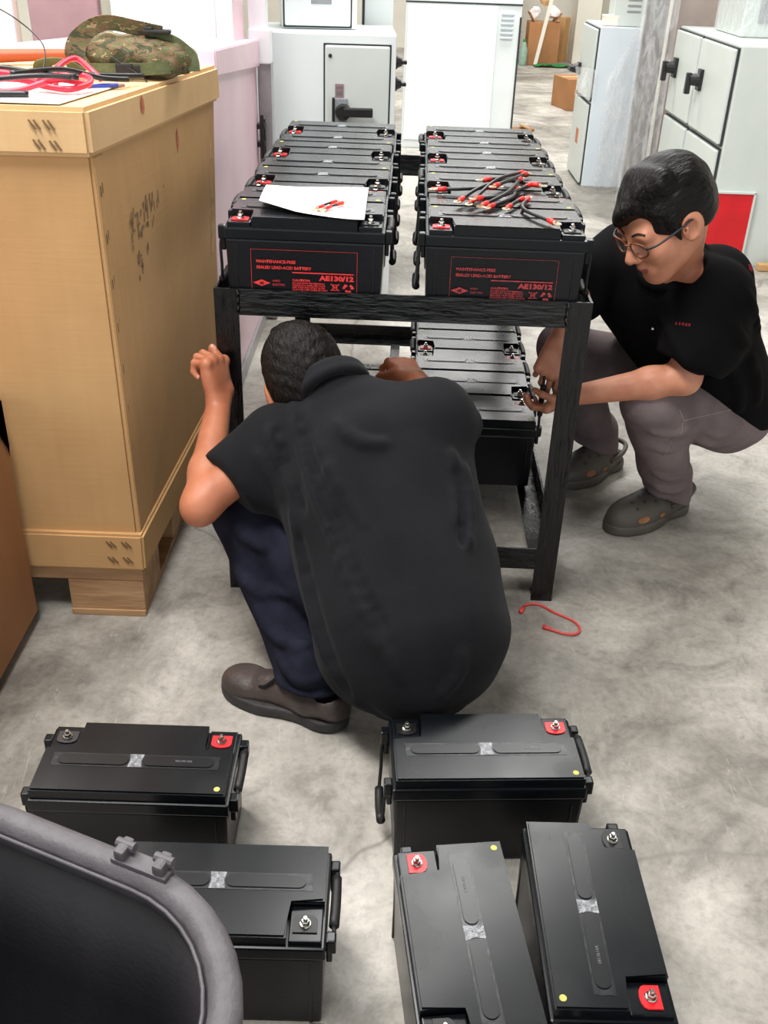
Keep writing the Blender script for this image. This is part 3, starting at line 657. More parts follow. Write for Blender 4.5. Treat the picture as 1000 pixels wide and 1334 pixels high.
for z in (.77, .84): box(bm, (.016, 1.09, z), (.03, .05, .02), .003)
obj('latch', bm, M['dark'], t, 'black latch')
bm = BM(); box(bm, (-.945, 4.61, 1.0), (.41, .5, 2.0), .004); obj('white_cabinet', bm, M['brightwhite'], label='bright white cabinet behind the camouflage bag', cat='cabinet')
t = bpy.data.objects['white_cabinet']; bm = BM(); box(bm, (-.945, 4.356, 1.02), (.37, .012, 1.88), .003); obj('door', bm, M['brightwhite'], t)
bm = BM(); box(bm, (-.79, 4.345, 1.0), (.02, .02, .12), .004); obj('handle', bm, M['dark'], t)
bm = BM(); hexa(bm, [(-1.46, 4.38, 0), (-1.20, 4.38, 0), (-1.20, 4.43, 0), (-1.46, 4.43, 0), (-1.50, 4.38, 1.95), (-1.21, 4.38, 1.95), (-1.21, 4.43, 1.95), (-1.50, 4.43, 1.95)], .003)
obj('mauve_panel', bm, M['mauve'], label='dull mauve upright board behind the carton', cat='panel')
bm = BM(); box(bm, (-2.0, 4.38, .98), (.93, .06, 1.96), .004); o = obj('cream_board', bm, M['cream'], label='pale cream upright board at the top left corner', cat='panel')
bm = BM(); box(bm, (-1.55, 4.345, .98), (.03, .02, 1.96), .003); obj('edge_strip', bm, M['brightwhite'], o)

def shut_door(x0, x1, z0, z1, y, parent, m='doorgrey', name='door'):
    bm = BM(); box(bm, ((x0 + x1) / 2, y + .004, (z0 + z1) / 2), (x1 - x0 + .014, .012, z1 - z0 + .014)); g = obj('door_gap', bm, M['gasket'], parent)
    bm = BM(); box(bm, ((x0 + x1) / 2, y - .006, (z0 + z1) / 2), (x1 - x0, .022, z1 - z0), .008); return obj(name, bm, M[m], parent)
# wide switch cabinet
t = empty('switch_cabinet', (0, 4.7, 0), .05, 'wide white switch cabinet behind the left row, black lever switch on its door', 'cabinet')
bm = BM(); box(bm, (-.337, .25, .58), (.64, .5, 1.16), .006); obj('body', bm, M['white'], t)
d = shut_door(-.325, -.045, .25, 1.115, 0, t)
bm = BM(); lathe(bm, (0, 0, 0), [(.008, 0), (.008, .006), (.005, .008)], 12); o = obj('lock', bm, M['dark'], d, rot=(math.pi / 2, 0, 0), loc=(-.303, -.017, 1.075))
bm = BM(); box(bm, (-.262, -.02, .935), (.038, .003, .055)); obj('notice_plate', bm, M['mauve'], d)
bm = BM()
for i in range(3): box(bm, (-.272 + .01 * i, -.0222, .948), (.006, .001, .009))
for i in range(3): box(bm, (-.262, -.0222, .932 - .007 * i), (.026, .001, .003))
obj('notice_marks', bm, M['emboss'], d)
bm = BM(); box(bm, (-.258, -.026, .847), (.062, .02, .118), .004); obj('switch_plate', bm, M['greyplate'], d)
bm = BM(); box(bm, (-.288, -.03, .847), (.012, .03, .122), .003); cyl(bm, (-.245, -.03, .85), (-.245, -.08, .85), .036, .03, 20); box(bm, (-.18, -.075, .855), (.13, .026, .038), .006); obj('lever', bm, M['dark'], d, 'black rotary lever')
for z, y in ((1.045, .1), (.955, .1)):
    bm = BM(); cyl(bm, (-.018, y, z), (-.007, y, z), .032, .03, 16); cyl(bm, (-.007, y, z), (.014, y, z), .026, .016, 12); box(bm, (.024, y, z), (.024, .04, .016), .004); obj('rotary_knob', bm, M['dark'], t)
bm = BM(); box(bm, (-.02, .13, .6), (.012, .02, .92)); obj('door_gap', bm, M['gasket'], t)
# enclosure standing on it
t = empty('meter_enclosure', (-.36, 4.86, 1.162), .16, 'small enclosure with grey window plate standing on the switch cabinet', 'enclosure')
bm = BM(); box(bm, (0, .12, .32), (.33, .24, .64), .006); obj('body', bm, M['white'], t)
d = shut_door(-.155, .135, .012, .62, 0, t, 'white'); bm = BM(); box(bm, (.005, -.019, .13), (.09, .004, .06), .002); obj('window_plate', bm, M['greyplate'], d)
bm = BM(); lathe(bm, (0, 0, 0), [(.006, 0), (.006, .005), (.004, .007)], 10); obj('lock', bm, M['dark'], d, rot=(math.pi / 2, 0, 0), loc=(-.137, -.017, .13))
for nm, x, y, w, hgt, m, lab in (('grey_enclosure', -.115, 5.35, .15, .55, 'white', 'grey enclosure behind, right of the small enclosure'), ('open_enclosure', -.29, 5.47, .12, .5, 'doorgrey', 'narrow enclosure standing far back between two others')):
    bm = BM(); box(bm, (x, y, .5), (w + .04, .2, 1.0), .006); o = obj(nm, bm, M['white'], label=lab, cat='enclosure')
    bm = BM(); box(bm, (x, y, 1.0 + hgt / 2), (w, .18, hgt), .004); obj('upper_box', bm, M[m], o)
    bm = BM(); box(bm, (x - w / 2 + .008, y - .092, 1.0 + hgt / 2), (.012, .008, hgt * .98)); obj('door_gap', bm, M['gasket'], o)
# tall white centre cabinet
t = empty('louvred_cabinet', (.485, 8.65, 0), .0, 'tall white cabinet with louvres behind the gap between the battery rows', 'cabinet')
bm = BM(); box(bm, (0, .3, 1.1), (.91, .6, 2.2), .006); obj('body', bm, M['white'], t)
bm = BM(); box(bm, (-.085, -.012, .56), (.70, .03, .98), .004); obj('front_panel', bm, M['brightwhite'], t, 'brilliant white front panel')
bm = BM(); box(bm, (0, -.003, 1.085), (.91, .012, .012)); obj('door_gap', bm, M['gasket'], t)
for i in range(6):
    bm = BM(); box(bm, (.345, -.008, 1.02 - .034 * i), (.1, .02, .016), .005, rot=Matrix.Rotation(.4, 3, 'X')); obj('louvre', bm, M['bluewhite'], t)
bm = BM(); box(bm, (.448, -.004, .55), (.014, .014, .9)); obj('edge_gap', bm, M['gasket'], t)

# ------------------------------------------------------------------ background, right
t = empty('wrapped_cabinet', (1.334, 7.38, 0), 0, 'two-door white cabinet half covered in clear plastic film', 'cabinet')
bm = BM(); box(bm, (.32, .31, .52), (.63, .61, 1.04), .006); obj('body', bm, M['bluewhite'], t)
def side_door(y0, y1, z0, z1, parent, m='doorgrey'):
    bm = BM(); box(bm, (.002, (y0 + y1) / 2, (z0 + z1) / 2), (.012, y1 - y0 + .016, z1 - z0 + .016)); obj('door_gap', bm, M['gasket'], parent)
    bm = BM(); box(bm, (-.008, (y0 + y1) / 2, (z0 + z1) / 2), (.022, y1 - y0, z1 - z0), .007); return obj('door', bm, M[m], parent)
d = side_door(.03, .59, .575, 1.02, t); side_door(.03, .59, .02, .545, t)
bm = BM(); box(bm, (-.03, .5, .73), (.02, .07, .08), .004); cyl(bm, (-.03, .5, .73), (-.08, .5, .73), .035, .03, 14); box(bm, (-.09, .5, .73), (.03, .12, .035), .006); obj('handle', bm, M['dark'], d)
bm = BM(); box(bm, (-.0195, .3, .3), (.002, .1, .1), 0); obj('red_mark', bm, M['stain'], t, 'faint reddish mark')
# film hanging over it
def film(name, P0, P1, z0, z1, amp, label, seed, depth=.08, top=None):
    r = random.Random(seed); bm = BM(); nu, nv = 36, 44; g = []
    ph = [r.uniform(0, 6.3) for _ in range(8)]
    a, b = Vector(P0), Vector(P1); nrm = Vector(((b - a).y, -(b - a).x, 0)).normalized()
    for i in range(nu + 1):
        row = []
        for j in range(nv + 1):
            s, tt = i / nu, j / nv; z = z0 + (z1 - z0) * tt
            if top: z = z0 + (top(s) - z0) * tt
            w = sum(math.sin((6 + 5 * k) * s + (2 + k) * (tt - .5) * (1 if k % 2 else -1.5) + ph[k]) / (1 + .7 * k) for k in range(7))
            p = a + (b - a) * s + nrm * (depth + amp * w); row.append(bm.verts.new((p.x, p.y, z)))
        g.append(row)
    for i in range(nu):
        for j in range(nv): bm.faces.new((g[i][j], g[i + 1][j], g[i + 1][j + 1], g[i][j + 1]))
    return obj(name, bm, M['film'], label=label, cat='plastic film', smooth=True)
film('plastic_film', (1.42, 7.36, 0), (2.0, 7.34, 0), .005, 1.3, .012, 'crinkled clear plastic film draped over the two-door white cabinet', 3, .03, top=lambda s: .72 + .85 * min(1, s * 1.6))
film('plastic_film', (1.235, 7.5, 0), (1.345, 7.33, 0), .6, .78, .008, 'torn flap of clear film at the edge of the two-door cabinet', 5, .01)
bm = BM(); box(bm, (1.86, 7.75, 1.52), (.36, .5, .95), .006); box(bm, (1.86, 7.75, .52), (.0, .0, .0)) if False else None
o = obj('upper_cabinet', bm, M['bluewhite'], label='pale blue-white cabinet stacked on the wrapped cabinet', cat='cabinet')
bm = BM(); box(bm, (1.86, 7.494, 1.53), (.33, .016, .9), .004); obj('door', bm, M['bluewhite'], o)
t = empty('pale_wrapped_enclosure', (1.545, 7.6, 1.042), -.06, 'small grey enclosure wrapped in film on top of the two-door cabinet', 'enclosure')
bm = BM(); box(bm, (0, 0, .2), (.22, .3, .4), .005); obj('body', bm, M['doorgrey'], t)
bm = BM(); box(bm, (.104, -.154, .2), (.016, .012, .4), .003); obj('edge', bm, M['brightwhite'], t)
for i in range(4): bm = BM(); box(bm, (.02, -.152, .09 + .035 * i), (.09, .006, .012), .002); obj('louvre', bm, M['greyplate'], t)
bm = BM(); box(bm, (1.415, 7.5, 1.07), (.1, .09, .055), .004); o = obj('white_box', bm, M['cream'], label='little white box on the corner of the two-door cabinet', cat='box')
bm = BM(); box(bm, (1.415, 7.5, 1.1), (.104, .094, .012), .003); obj('lid', bm, M['cream'], o)
# upright boards wrapped in film
t = empty('wrapped_boards', (1.6, 6.98, 0), -.05, 'tall taupe boards wrapped in plastic standing between the two cabinets', 'panel')
bm = BM(); box(bm, (.0, .0, 1.0), (.13, .06, 2.0), .004); obj('board', bm, M['darktaupe'], t, 'darker board')
bm = BM(); box(bm, (.3, .03, 1.0), (.46, .06, 2.0), .004); obj('board', bm, M['taupe'], t)
bm = BM(); box(bm, (.078, -.02, 1.0), (.022, .05, 2.0), .004); obj('corner_strip', bm, M['wall'], t, 'pale corner strip')
film('plastic_film', (1.50, 6.93, 0), (1.72, 6.9, 0), .01, 1.9, .006, 'clear film wrapped around the tall taupe boards', 9, .012)
# big right cabinet
t = empty('double_cabinet', (1.70, 5.47, 0), 0, 'large pale grey cabinet with four doors and two black handles, right', 'cabinet')
bm = BM(); box(bm, (.36, .635, .552), (.70, 1.27, 1.105), .006); obj('body', bm, M['doorgrey'], t)
for y0, y1 in ((.03, .655), (.70, 1.24)):
    d = side_door(y0, y1, .63, 1.085, t); side_door(y0, y1, .03, .60, t)
    yc = y1 - .12
    bm = BM(); box(bm, (-.028, yc, .885), (.02, .07, .11), .004); cyl(bm, (-.03, yc, .885), (-.085, yc, .885), .036, .03, 14); box(bm, (-.09, yc, .865), (.03, .035, .11), .006); obj('handle', bm, M['dark'], d, 'black turning handle')
bm = BM(); box(bm, (.11, -.003, .225), (.22, .014, .33), .003); o = obj('red_panel', bm, M['red'], t, 'recessed red panel')
bm = BM(); box(bm, (.225, -.008, .225), (.012, .02, .35), .002); box(bm, (.11, -.008, .396), (.24, .02, .012), .002); obj('panel_frame', bm, M['doorgrey'], o)
for nm, x, y, w, dp, lab in (('wrapped_box', 1.98, 6.25, .26, .5, 'white box wrapped in film on the big right cabinet, left of two'), ('wrapped_box', 2.3, 5.85, .3, .5, 'white box wrapped in film on the big right cabinet, right of two')):
    o = empty(nm, (x, y, 1.106), 0, lab, 'box', 'wrapped boxes on the right cabinet')
    bm = BM(); box(bm, (0, 0, .28), (w, dp, .56), .006); obj('body', bm, M['doorgrey'], o)
    bm = BM(); box(bm, (0, -dp / 2 - .004, .14), (w * .4, .004, .14), .001); obj('label_panel', bm, M['greyplate'], o)
    bm = BM(); box(bm, (0, 0, .287), (w + .02, dp + .02, .57), .01); obj('film_wrap', bm, M['film'], o)
film('plastic_film', (2.08, 5.40, 0), (2.3, 5.44, 0), .3, .52, .012, 'torn white plastic hanging on the side of the big right cabinet', 15, .012)
bm = BM(); box(bm, (0, 0, .02), (.12, .05, .035), .004); o = obj('wood_scrap', bm, M['card'], label='small wooden scrap on the floor at the foot of the grey cabinet', cat='scrap', loc=(2.06, 5.40, 0))
bm = BM(); box(bm, (.03, 0, .045), (.05, .03, .02), .004); obj('chip', bm, M['green'], o, 'green chip')
# ------------------------------------------------------------------ far end of the hall
def carton(name, loc, s, rz, lab, m='cardold', flaps=False):
    o = empty(name, loc, rz, lab, 'carton'); bm = BM(); box(bm, (0, 0, s[2] / 2), s, .006); obj('body', bm, M[m], o)
    bm = BM(); box(bm, (0, 0, s[2] + .001), (s[0] * .98, .05, .004)); obj('packing_tape', bm, M['cardlid'], o)
    if flaps:
        for sx in (-1, 1): bm = BM(); box(bm, (sx * s[0] * .42, 0, s[2] + .06), (.012, s[1] * .9, .14), .002, rot=Matrix.Rotation(sx * .6, 3, 'Y')); obj('flap', bm, M[m], o)
    return o
carton('small_carton', (1.86, 11.25, 0), (.36, .42, .30), .25, 'small brown carton alone on the far floor', 'cardold')
carton('tall_carton', (1.98, 15.35, 0), (.43, .4, .54), 0, 'tall brown carton overflowing by the far wall', 'cardold', True)
for i, (x, y, z, s) in enumerate(((1.85, 15.35, .65, .13), (2.1, 15.35, .665, .15), (1.98, 15.4, .80, .13))):
    bm = BM(); bmesh.ops.create_icosphere(bm, subdivisions=2, radius=s * .6)
    for v in bm.verts: v.co *= random.uniform(.75, 1.2)
    obj('crumpled_wrap', bm, M['brightwhite' if i != 2 else 'cardlid'], label=('crumpled white wrapping at left in the tall far carton', 'crumpled white wrapping at right in the tall far carton', 'crumpled brown paper on top of the tall far carton')[i], cat='wrapping', loc=(x, y, z))
bm = BM(); box(bm, (0, 0, .9), (.05, .03, 1.5), .004, rot=Matrix.Rotation(.17, 3, 'Y')); obj('leaning_plank', bm, M['wall'], label='pale plank leaning against the tall far carton', cat='plank', loc=(2.0, 15.02, -.14))
bm = BM(); box(bm, (0, 0, .2), (.2, .3, .4), .006); o = obj('white_crate', bm, M['white'], label='low white box by the far wall left of the brown carton', cat='box', loc=(1.56, 15.4, 0))
bm = BM(); box(bm, (0, 0, .41), (.22, .32, .02), .004); obj('lid', bm, M['mauve'], o)
t = empty('green_bottle', (1.71, 15.1, 0), 0, 'pale green plastic bottle standing on the far floor', 'bottle')
bm = BM(); lathe(bm, (0, 0, 0), [(.05, 0), (.055, .02), (.055, .2), (.03, .27), (.02, .3)], 14); obj('body', bm, M['bottle'], t, smooth=True)
bm = BM(); lathe(bm, (0, 0, .3), [(.022, 0), (.022, .03)], 12); obj('cap', bm, M['green'], t)
bm = BM(); bmesh.ops.create_grid(bm, x_segments=24, y_segments=8, size=.5)
for v in bm.verts: v.co = Vector((v.co.x * .7, v.co.y * .24, .012 + .03 * random.random()))
obj('green_net', bm, M['green'], label='green netting crumpled on the far floor below the carton', cat='net', loc=(2.2, 15.0, 0))
for i in range(4):
    bm = BM(); cyl(bm, (0, 0, 0), (.55, .1, .62), .04, .04, 10); obj('dark_tube', bm, M['darktaupe' if i % 2 else 'greymetal'], label=('grey', 'dark', 'thin grey', 'thick dark')[i] + ' tube leaning by the far wall above the white box', cat='tube', group='tubes by the far wall', loc=(1.3 + .02 * i, 16.0 + .14 * i, .42 + .02 * i))
for i in range(5):
    s = random.uniform(.1, .16)
    carton('scrap_carton', (1.3 + .17 * i + (.35 if i > 2 else 0), 15.78, 0), (.12, .12, .46 + .12 * (i % 3)), .2 * i, ('narrow scrap carton at the far left of the pile', 'second narrow scrap carton of the far pile', 'tallest narrow scrap carton in the far pile', 'scrap carton standing behind the tall far carton', 'scrap carton close to the far pillar')[i], 'card')
bm = BM(); box(bm, (0, 0, .012), (.2, .12, .02), .004, rot=Matrix.Rotation(.2, 3, 'Z')); o = obj('cardboard_scrap', bm, M['cardold'], label='flat brown scrap lying on the floor behind the right battery row', cat='scrap', loc=(1.15, 9.7, 0))
bm = BM(); box(bm, (.03, .0, .03), (.12, .1, .012), .003, rot=Matrix.Rotation(.35, 3, 'Y')); obj('bent_flap', bm, M['card'], o)
for i, (x, m) in enumerate(((1.62, 'darktaupe'), (1.8, 'cardold'))):
    o = empty('shelf_carton', (x + .15, 8.6, 0), 0, ('dark carton stack seen over the two-door cabinet', 'brown carton stack seen over the two-door cabinet')[i], 'carton')
    bm = BM(); box(bm, (0, 0, .5), (.17, .3, 1.0), .006); obj('lower_box', bm, M['card'], o)
    bm = BM(); box(bm, (0, 0, 1.25), (.16, .28, .5), .006); obj('upper_box', bm, M[m], o)
# ------------------------------------------------------------------ figures grown from distance fields
class Vol:
    def __init__(s, lo, hi, h):
        s.lo = np.array(lo, float); s.h = h; n = np.ceil((np.array(hi) - s.lo) / h).astype(int) + 1
        s.f = np.full(n, .2, np.float32); s.ax = [(s.lo[i] + h * np.arange(n[i])).astype(np.float32) for i in range(3)]
    def win(s, mn, mx):
        sl, g = [], []
        for i in range(3):
            a = max(0, int((mn[i] - s.lo[i]) / s.h) - 1); b = min(s.f.shape[i], int((mx[i] - s.lo[i]) / s.h) + 3)
            if b <= a: return None, None
            sl.append(slice(a, b)); sh = [1, 1, 1]; sh[i] = -1; g.append(s.ax[i][a:b].reshape(sh))
        return tuple(sl), g
    def put(s, sl, d, k, sub):
        f = s.f[sl]
        if sub:
            d = -d
            if k: hh = np.maximum(k - np.abs(f - d), 0) / k; s.f[sl] = np.maximum(f, d) + hh * hh * k * .25
            else: s.f[sl] = np.maximum(f, d)
        else:
            if k: hh = np.maximum(k - np.abs(f - d), 0) / k; s.f[sl] = np.minimum(f, d) - hh * hh * k * .25
            else: s.f[sl] = np.minimum(f, d)
        return s
    def cap(s, a, b, ra, rb=None, k=.012, sub=False):
        a, b = np.array(a, float), np.array(b, float); rb = ra if rb is None else rb; m = max(ra, rb) + 2 * k + .01
        sl, g = s.win(np.minimum(a, b) - m, np.maximum(a, b) + m)
        if sl is None: return s
        ba = b - a; L = max(float(ba @ ba), 1e-9)
        t = np.clip(((g[0] - a[0]) * ba[0] + (g[1] - a[1]) * ba[1] + (g[2] - a[2]) * ba[2]) / L, 0, 1)
        d = np.sqrt((g[0] - a[0] - t * ba[0]) ** 2 + (g[1] - a[1] - t * ba[1]) ** 2 + (g[2] - a[2] - t * ba[2]) ** 2) - (ra + (rb - ra) * t)
        return s.put(sl, d, k, sub)
    def chain(s, P, R, k=.012):
        for i in range(len(P) - 1): s.cap(P[i], P[i + 1], R[i], R[i + 1], k)
        return s
    def ell(s, c, r, ax=None, k=.012, sub=False):
        c = np.array(c, float); ax = np.eye(3) if ax is None else np.array(ax, float); m = max(r) + 2 * k + .01
        sl, g = s.win(c - m, c + m)
        if sl is None: return s
        q = [((g[0] - c[0]) * ax[i][0] + (g[1] - c[1]) * ax[i][1] + (g[2] - c[2]) * ax[i][2]) for i in range(3)]
        k0 = np.sqrt(sum((q[i] / r[i]) ** 2 for i in range(3))); k1 = np.sqrt(sum((q[i] / r[i] ** 2) ** 2 for i in range(3))) + 1e-6
        return s.put(sl, k0 * (k0 - 1) / k1, k, sub)
    def cut(s, p, n, c=None, r=None, k=.004):
        """remove what lies on the +n side of p (within r of c)"""
        n = np.array(n, float); n /= np.linalg.norm(n); p = np.array(p, float)
        sl, g = s.win(np.array(c) - r, np.array(c) + r) if c is not None else s.win(s.lo, s.lo + s.h * np.array(s.f.shape))
        d = -((g[0] - p[0]) * n[0] + (g[1] - p[1]) * n[1] + (g[2] - p[2]) * n[2])
        if c is not None:
            d = np.maximum(d, np.sqrt((g[0] - c[0]) ** 2 + (g[1] - c[1]) ** 2 + (g[2] - c[2]) ** 2) - r)
        return s.put(sl, d + 0 * s.f[sl], k, True)
    def front(s, x, z):
        """first solid point met going along +y at (x, z)"""
        i = int(round((x - s.lo[0]) / s.h)); k = int(round((z - s.lo[2]) / s.h)); j = np.argmax(s.f[i, :, k] < 0); return V3(x, s.ax[1][j], z)
    def drape(s, lines, k=.03):
        todo = []
        for pts, r, up in lines:
            Pp = smooth_path([(x, 0, z) for x, z in pts], 7); Q = [s.front(p.x, p.z) for p in Pp]; n = len(Q)
            todo.append((r < 0, [q + V3(0, abs(r) * (1 - up), 0) for q in Q], [max(.002, abs(r) * math.sin(math.pi * (i + .6) / (n + .2)) ** .6) for i in range(n)]))
        for neg, Q, R in todo:
            for a, b, ra, rb in zip(Q, Q[1:], R, R[1:]): s.cap(a, b, ra, rb, k, neg)
        return s
    def warp(s, fn):
        X, Y, Z = (s.ax[0].reshape(-1, 1, 1), s.ax[1].reshape(1, -1, 1), s.ax[2].reshape(1, 1, -1)); s.f += fn(X, Y, Z).astype(np.float32); return s
    def mesh(s, name, mat_, base=(0, 0, 0), it=1, mats=()):
        f = s.f; S = f < 0; n = np.array(f.shape)
        cnt = np.zeros(n - 1, np.int8)
        for a in (0, 1):
            for b in (0, 1):
                for c in (0, 1): cnt += S[a:n[0] - 1 + a, b:n[1] - 1 + b, c:n[2] - 1 + c]
        idx = np.argwhere((cnt > 0) & (cnt < 8)); ids = np.full(n - 1, -1, np.int32); ids[tuple(idx.T)] = np.arange(len(idx))
        acc = np.zeros((len(idx), 3)); w = np.zeros(len(idx))
        cor = [(a, b, c) for a in (0, 1) for b in (0, 1) for c in (0, 1)]
        for a in cor:
            for ax in range(3):
                if a[ax]: continue
                b = list(a); b[ax] = 1
                va = f[tuple((idx + a).T)]; vb = f[tuple((idx + b).T)]; m = (va < 0) != (vb < 0)
                t = va[m] / (va[m] - vb[m]); p = np.tile(np.array(a, float), (m.sum(), 1)); p[:, ax] += t
                acc[m] += p; w[m] += 1
        V = s.lo + s.h * (idx + acc / w[:, None])
        Q = []
        for ax in range(3):
            u, v = (ax + 1) % 3, (ax + 2) % 3
            A = [slice(None)] * 3; B = [slice(None)] * 3; A[ax] = slice(0, -1); B[ax] = slice(1, None)
            ch = S[tuple(A)] != S[tuple(B)]; e = np.argwhere(ch); e = e[(e[:, u] > 0) & (e[:, v] > 0) & (e[:, u] < n[u] - 1) & (e[:, v] < n[v] - 1)]
            ins = S[tuple(e.T)]; q = []
            for du, dv in ((-1, -1), (0, -1), (0, 0), (-1, 0)):
                c = e.copy(); c[:, u] += du; c[:, v] += dv; q.append(ids[tuple(c.T)])
            q = np.stack(q, 1); q[~ins] = q[~ins][:, ::-1]; Q.append(q)
        Q = np.concatenate(Q); Q = Q[(Q >= 0).all(1)]
        for _ in range(it):
            sm = np.zeros_like(V); c = np.zeros(len(V))
            for i in range(4):
                np.add.at(sm, Q[:, i], V[Q[:, (i + 1) % 4]] + V[Q[:, i - 1]]); np.add.at(c, Q[:, i], 2)
            V = V * .45 + .55 * sm / np.maximum(c, 1)[:, None]
        me = bpy.data.meshes.new(name); V2 = V - np.array(base)
        me.vertices.add(len(V)); me.vertices.foreach_set('co', V2.ravel().astype(np.float32))
        me.loops.add(Q.size); me.loops.foreach_set('vertex_index', Q.ravel().astype(np.int32))
        me.polygons.add(len(Q)); me.polygons.foreach_set('loop_start', (np.arange(len(Q)) * 4).astype(np.int32))
        me.update(calc_edges=True); me.validate(); me.materials.append(mat_)
        me.polygons.foreach_set('use_smooth', [True] * len(me.polygons))
        if mats and len(me.polygons) == len(Q):
            ctr = V[Q].mean(1); mi = np.zeros(len(Q), np.int32)
            for k, (mm, segs) in enumerate(mats):
                me.materials.append(mm)
                for a, b, r in segs:
                    a, b = np.array(a, float), np.array(b, float); ba = b - a; t = np.clip(((ctr - a) @ ba) / max(ba @ ba, 1e-9), 0, 1)
                    mi[np.linalg.norm(ctr - a - t[:, None] * ba, axis=1) < r] = k + 1
            me.polygons.foreach_set('material_index', mi)
        return me
V3 = lambda *a: np.array(a, float)
def unit(v): v = np.array(v, float); return v / np.linalg.norm(v)
def lerp(a, b, t): return np.array(a) + (np.array(b) - np.array(a)) * t
def rotv(v, ax, a): return v * math.cos(a) + np.cross(ax, v) * math.sin(a) + ax * (ax @ v) * (1 - math.cos(a))
def frame(f, up=(0, 0, 1), roll=0):
    f = unit(f); l = unit(np.cross(np.array(up, float), f)); u = np.cross(f, l)
    if roll: l, u = rotv(l, f, roll), rotv(u, f, roll)
    return np.array([f, l, u])
def hand(v, W, d, n, s, curl, thumb, sc=1.05, spread=.05, r=.0092):
    """palm from wrist W along d, palm side n, thumb side s; curl = three bends per finger; returns finger tips"""
    d = unit(d); s = unit(np.array(s) - d * (np.array(s) @ d)); n = unit(n - d * (n @ d) - s * (n @ s)); tips = []
    pl_ = .094 * sc; off = [.032, .0105, -.011, -.031]; ln = [.078, .086, .08, .063]; kd = [.97, 1, .97, .9]
    for i in range(4):
        kn = W + d * pl_ * kd[i] + s * off[i] * sc
        v.cap(W + d * .012 + s * off[i] * .55, kn, .0155 * sc, .0115 * sc, .014)
    v.ell(W + d * .06 * sc + n * .004, (.046 * sc, .037 * sc, .0155 * sc), [d, s, n], .012)
    for i in range(4):
        kn = W + d * pl_ * kd[i] + s * off[i] * sc; dd = unit(d + s * spread * (1.5 - i)); ax = unit(np.cross(dd, n)); p = kn
        v.ell(kn - n * .003, (.0125 * sc, .0115 * sc, .012 * sc), [d, s, n], .006)
        for j, (fr, c) in enumerate(zip((.46, .31, .23), curl[i] if isinstance(curl[0], (tuple, list)) else curl)):
            dd = rotv(dd, ax, c); q = p + dd * ln[i] * fr * sc; R = r * sc * (1 - .09 * j) * (.9 if i == 3 else 1)
            v.cap(p, q, R, R * .9, .0035); p = q
        tips.append((p, dd))
    b = W + d * .028 * sc + s * .03 * sc; t1, t2, t3 = thumb
    v.cap(W + d * .012 + s * .016, b, .016 * sc, .016 * sc, .014)
    m_ = b + unit(t1) * .04 * sc; v.cap(b, m_, .0155 * sc, .0118 * sc, .01)
    q = m_ + unit(t2) * .034 * sc; v.cap(m_, q, .0112 * sc, .0102 * sc, .004)
    e = q + unit(t3) * .024 * sc; v.cap(q, e, .0104 * sc, .0085 * sc, .004)
    tips.append((e, unit(t3))); return tips, n
def head(v, c, A, face=True):
    P = lambda a, b, z: np.array(c) + A[0] * a + A[1] * b + A[2] * z
    v.ell(P(-.012, 0, .035), (.108, .084, .098), A, .01)
    v.ell(P(.03, 0, -.035), (.073, .068, .085), A, .03)
    for s in (-1, 1):
        v.cap(P(-.005, s * .05, -.058), P(.066, s * .02, -.104), .025, .021, .03)
        v.ell(P(.066, s * .042, -.03), (.03, .03, .03), A, .03)
        v.ell(P(-.006, s * .088, -.006), (.031, .013, .038), A, .006)
        v.ell(P(.006, s * .1, -.004), (.019, .015, .026), A, .004, True).cap(P(.016, s * .094, -.012), P(.014, s * .096, .004), .004, .004, .004)
    v.ell(P(.082, 0, -.108), (.021, .024, .02), A, .03)
    if face:
        v.cap(P(.09, -.042, .024), P(.09, .042, .024), .0155, .0155, .02)
        for s in (-1, 1):
            v.ell(P(.118, s * .036, .002), (.017, .021, .015), A, .014, True)
            v.ell(P(.0885, s * .035, .001), (.0165, .018, .0155), A, .003)
        v.cap(P(.1, 0, .014), P(.127, 0, -.03), .0085, .0125, .014)
        for s in (-1, 1): v.ell(P(.114, s * .0135, -.036), (.012, .0085, .0085), A, .007)
        v.cap(P(.098, -.021, -.068), P(.1065, 0, -.065), .006, .008, .012).cap(P(.098, .021, -.068), P(.1065, 0, -.065), .006, .008, .012)
        v.cap(P(.0975, -.015, -.079), P(.0975, .015, -.079), .0085, .0085, .012)
        v.cap(P(.108, -.024, -.0725), P(.108, .024, -.0725), .0022, .0022, .004, True)
    return P

# ------------------------------------------------------------------ man seen from behind
H_ = .0036
Ac, AA = V3(-.182, 2.08, .65), None
l_ = unit((-.93, -.12, -.30)); f_ = unit(V3(-.22, .74, -.64) - l_ * (V3(-.22, .74, -.62) @ l_)); AA = np.array([f_, l_, np.cross(f_, l_)])
SL, EL, WL = V3(-.25, 1.965, .56), V3(-.398, 1.865, .452), V3(-.392, 2.11, .585)
SR, ER, WR = V3(.11, 1.985, .63), V3(.17, 2.10, .54), V3(.062, 2.31, .578)
HLa, HRa, KLa, KRa, ALa, ARa = V3(-.03, 1.75, .27), V3(.13, 1.75, .27), V3(-.325, 2.0, .36), V3(.09, 2.1, .38), V3(-.152, 1.725, .1), V3(.1, 1.78, .1)
v = Vol((-.55, 1.5, .02), (.42, 2.55, .86), H_)
head(v, Ac, AA, True)
v.cap((-.105, 1.99, .64), Ac - AA[0] * .03 - AA[2] * .03, .068, .06, .03)
v.cap((.06, 1.74, .28), (-.03, 1.95, .56), .13, .12, .05).cap((-.2, 1.97, .56), (.09, 1.985, .61), .075, .075, .05)
v.cap((-.02, 1.75, .26), (.12, 1.75, .26), .12, .12, .04)
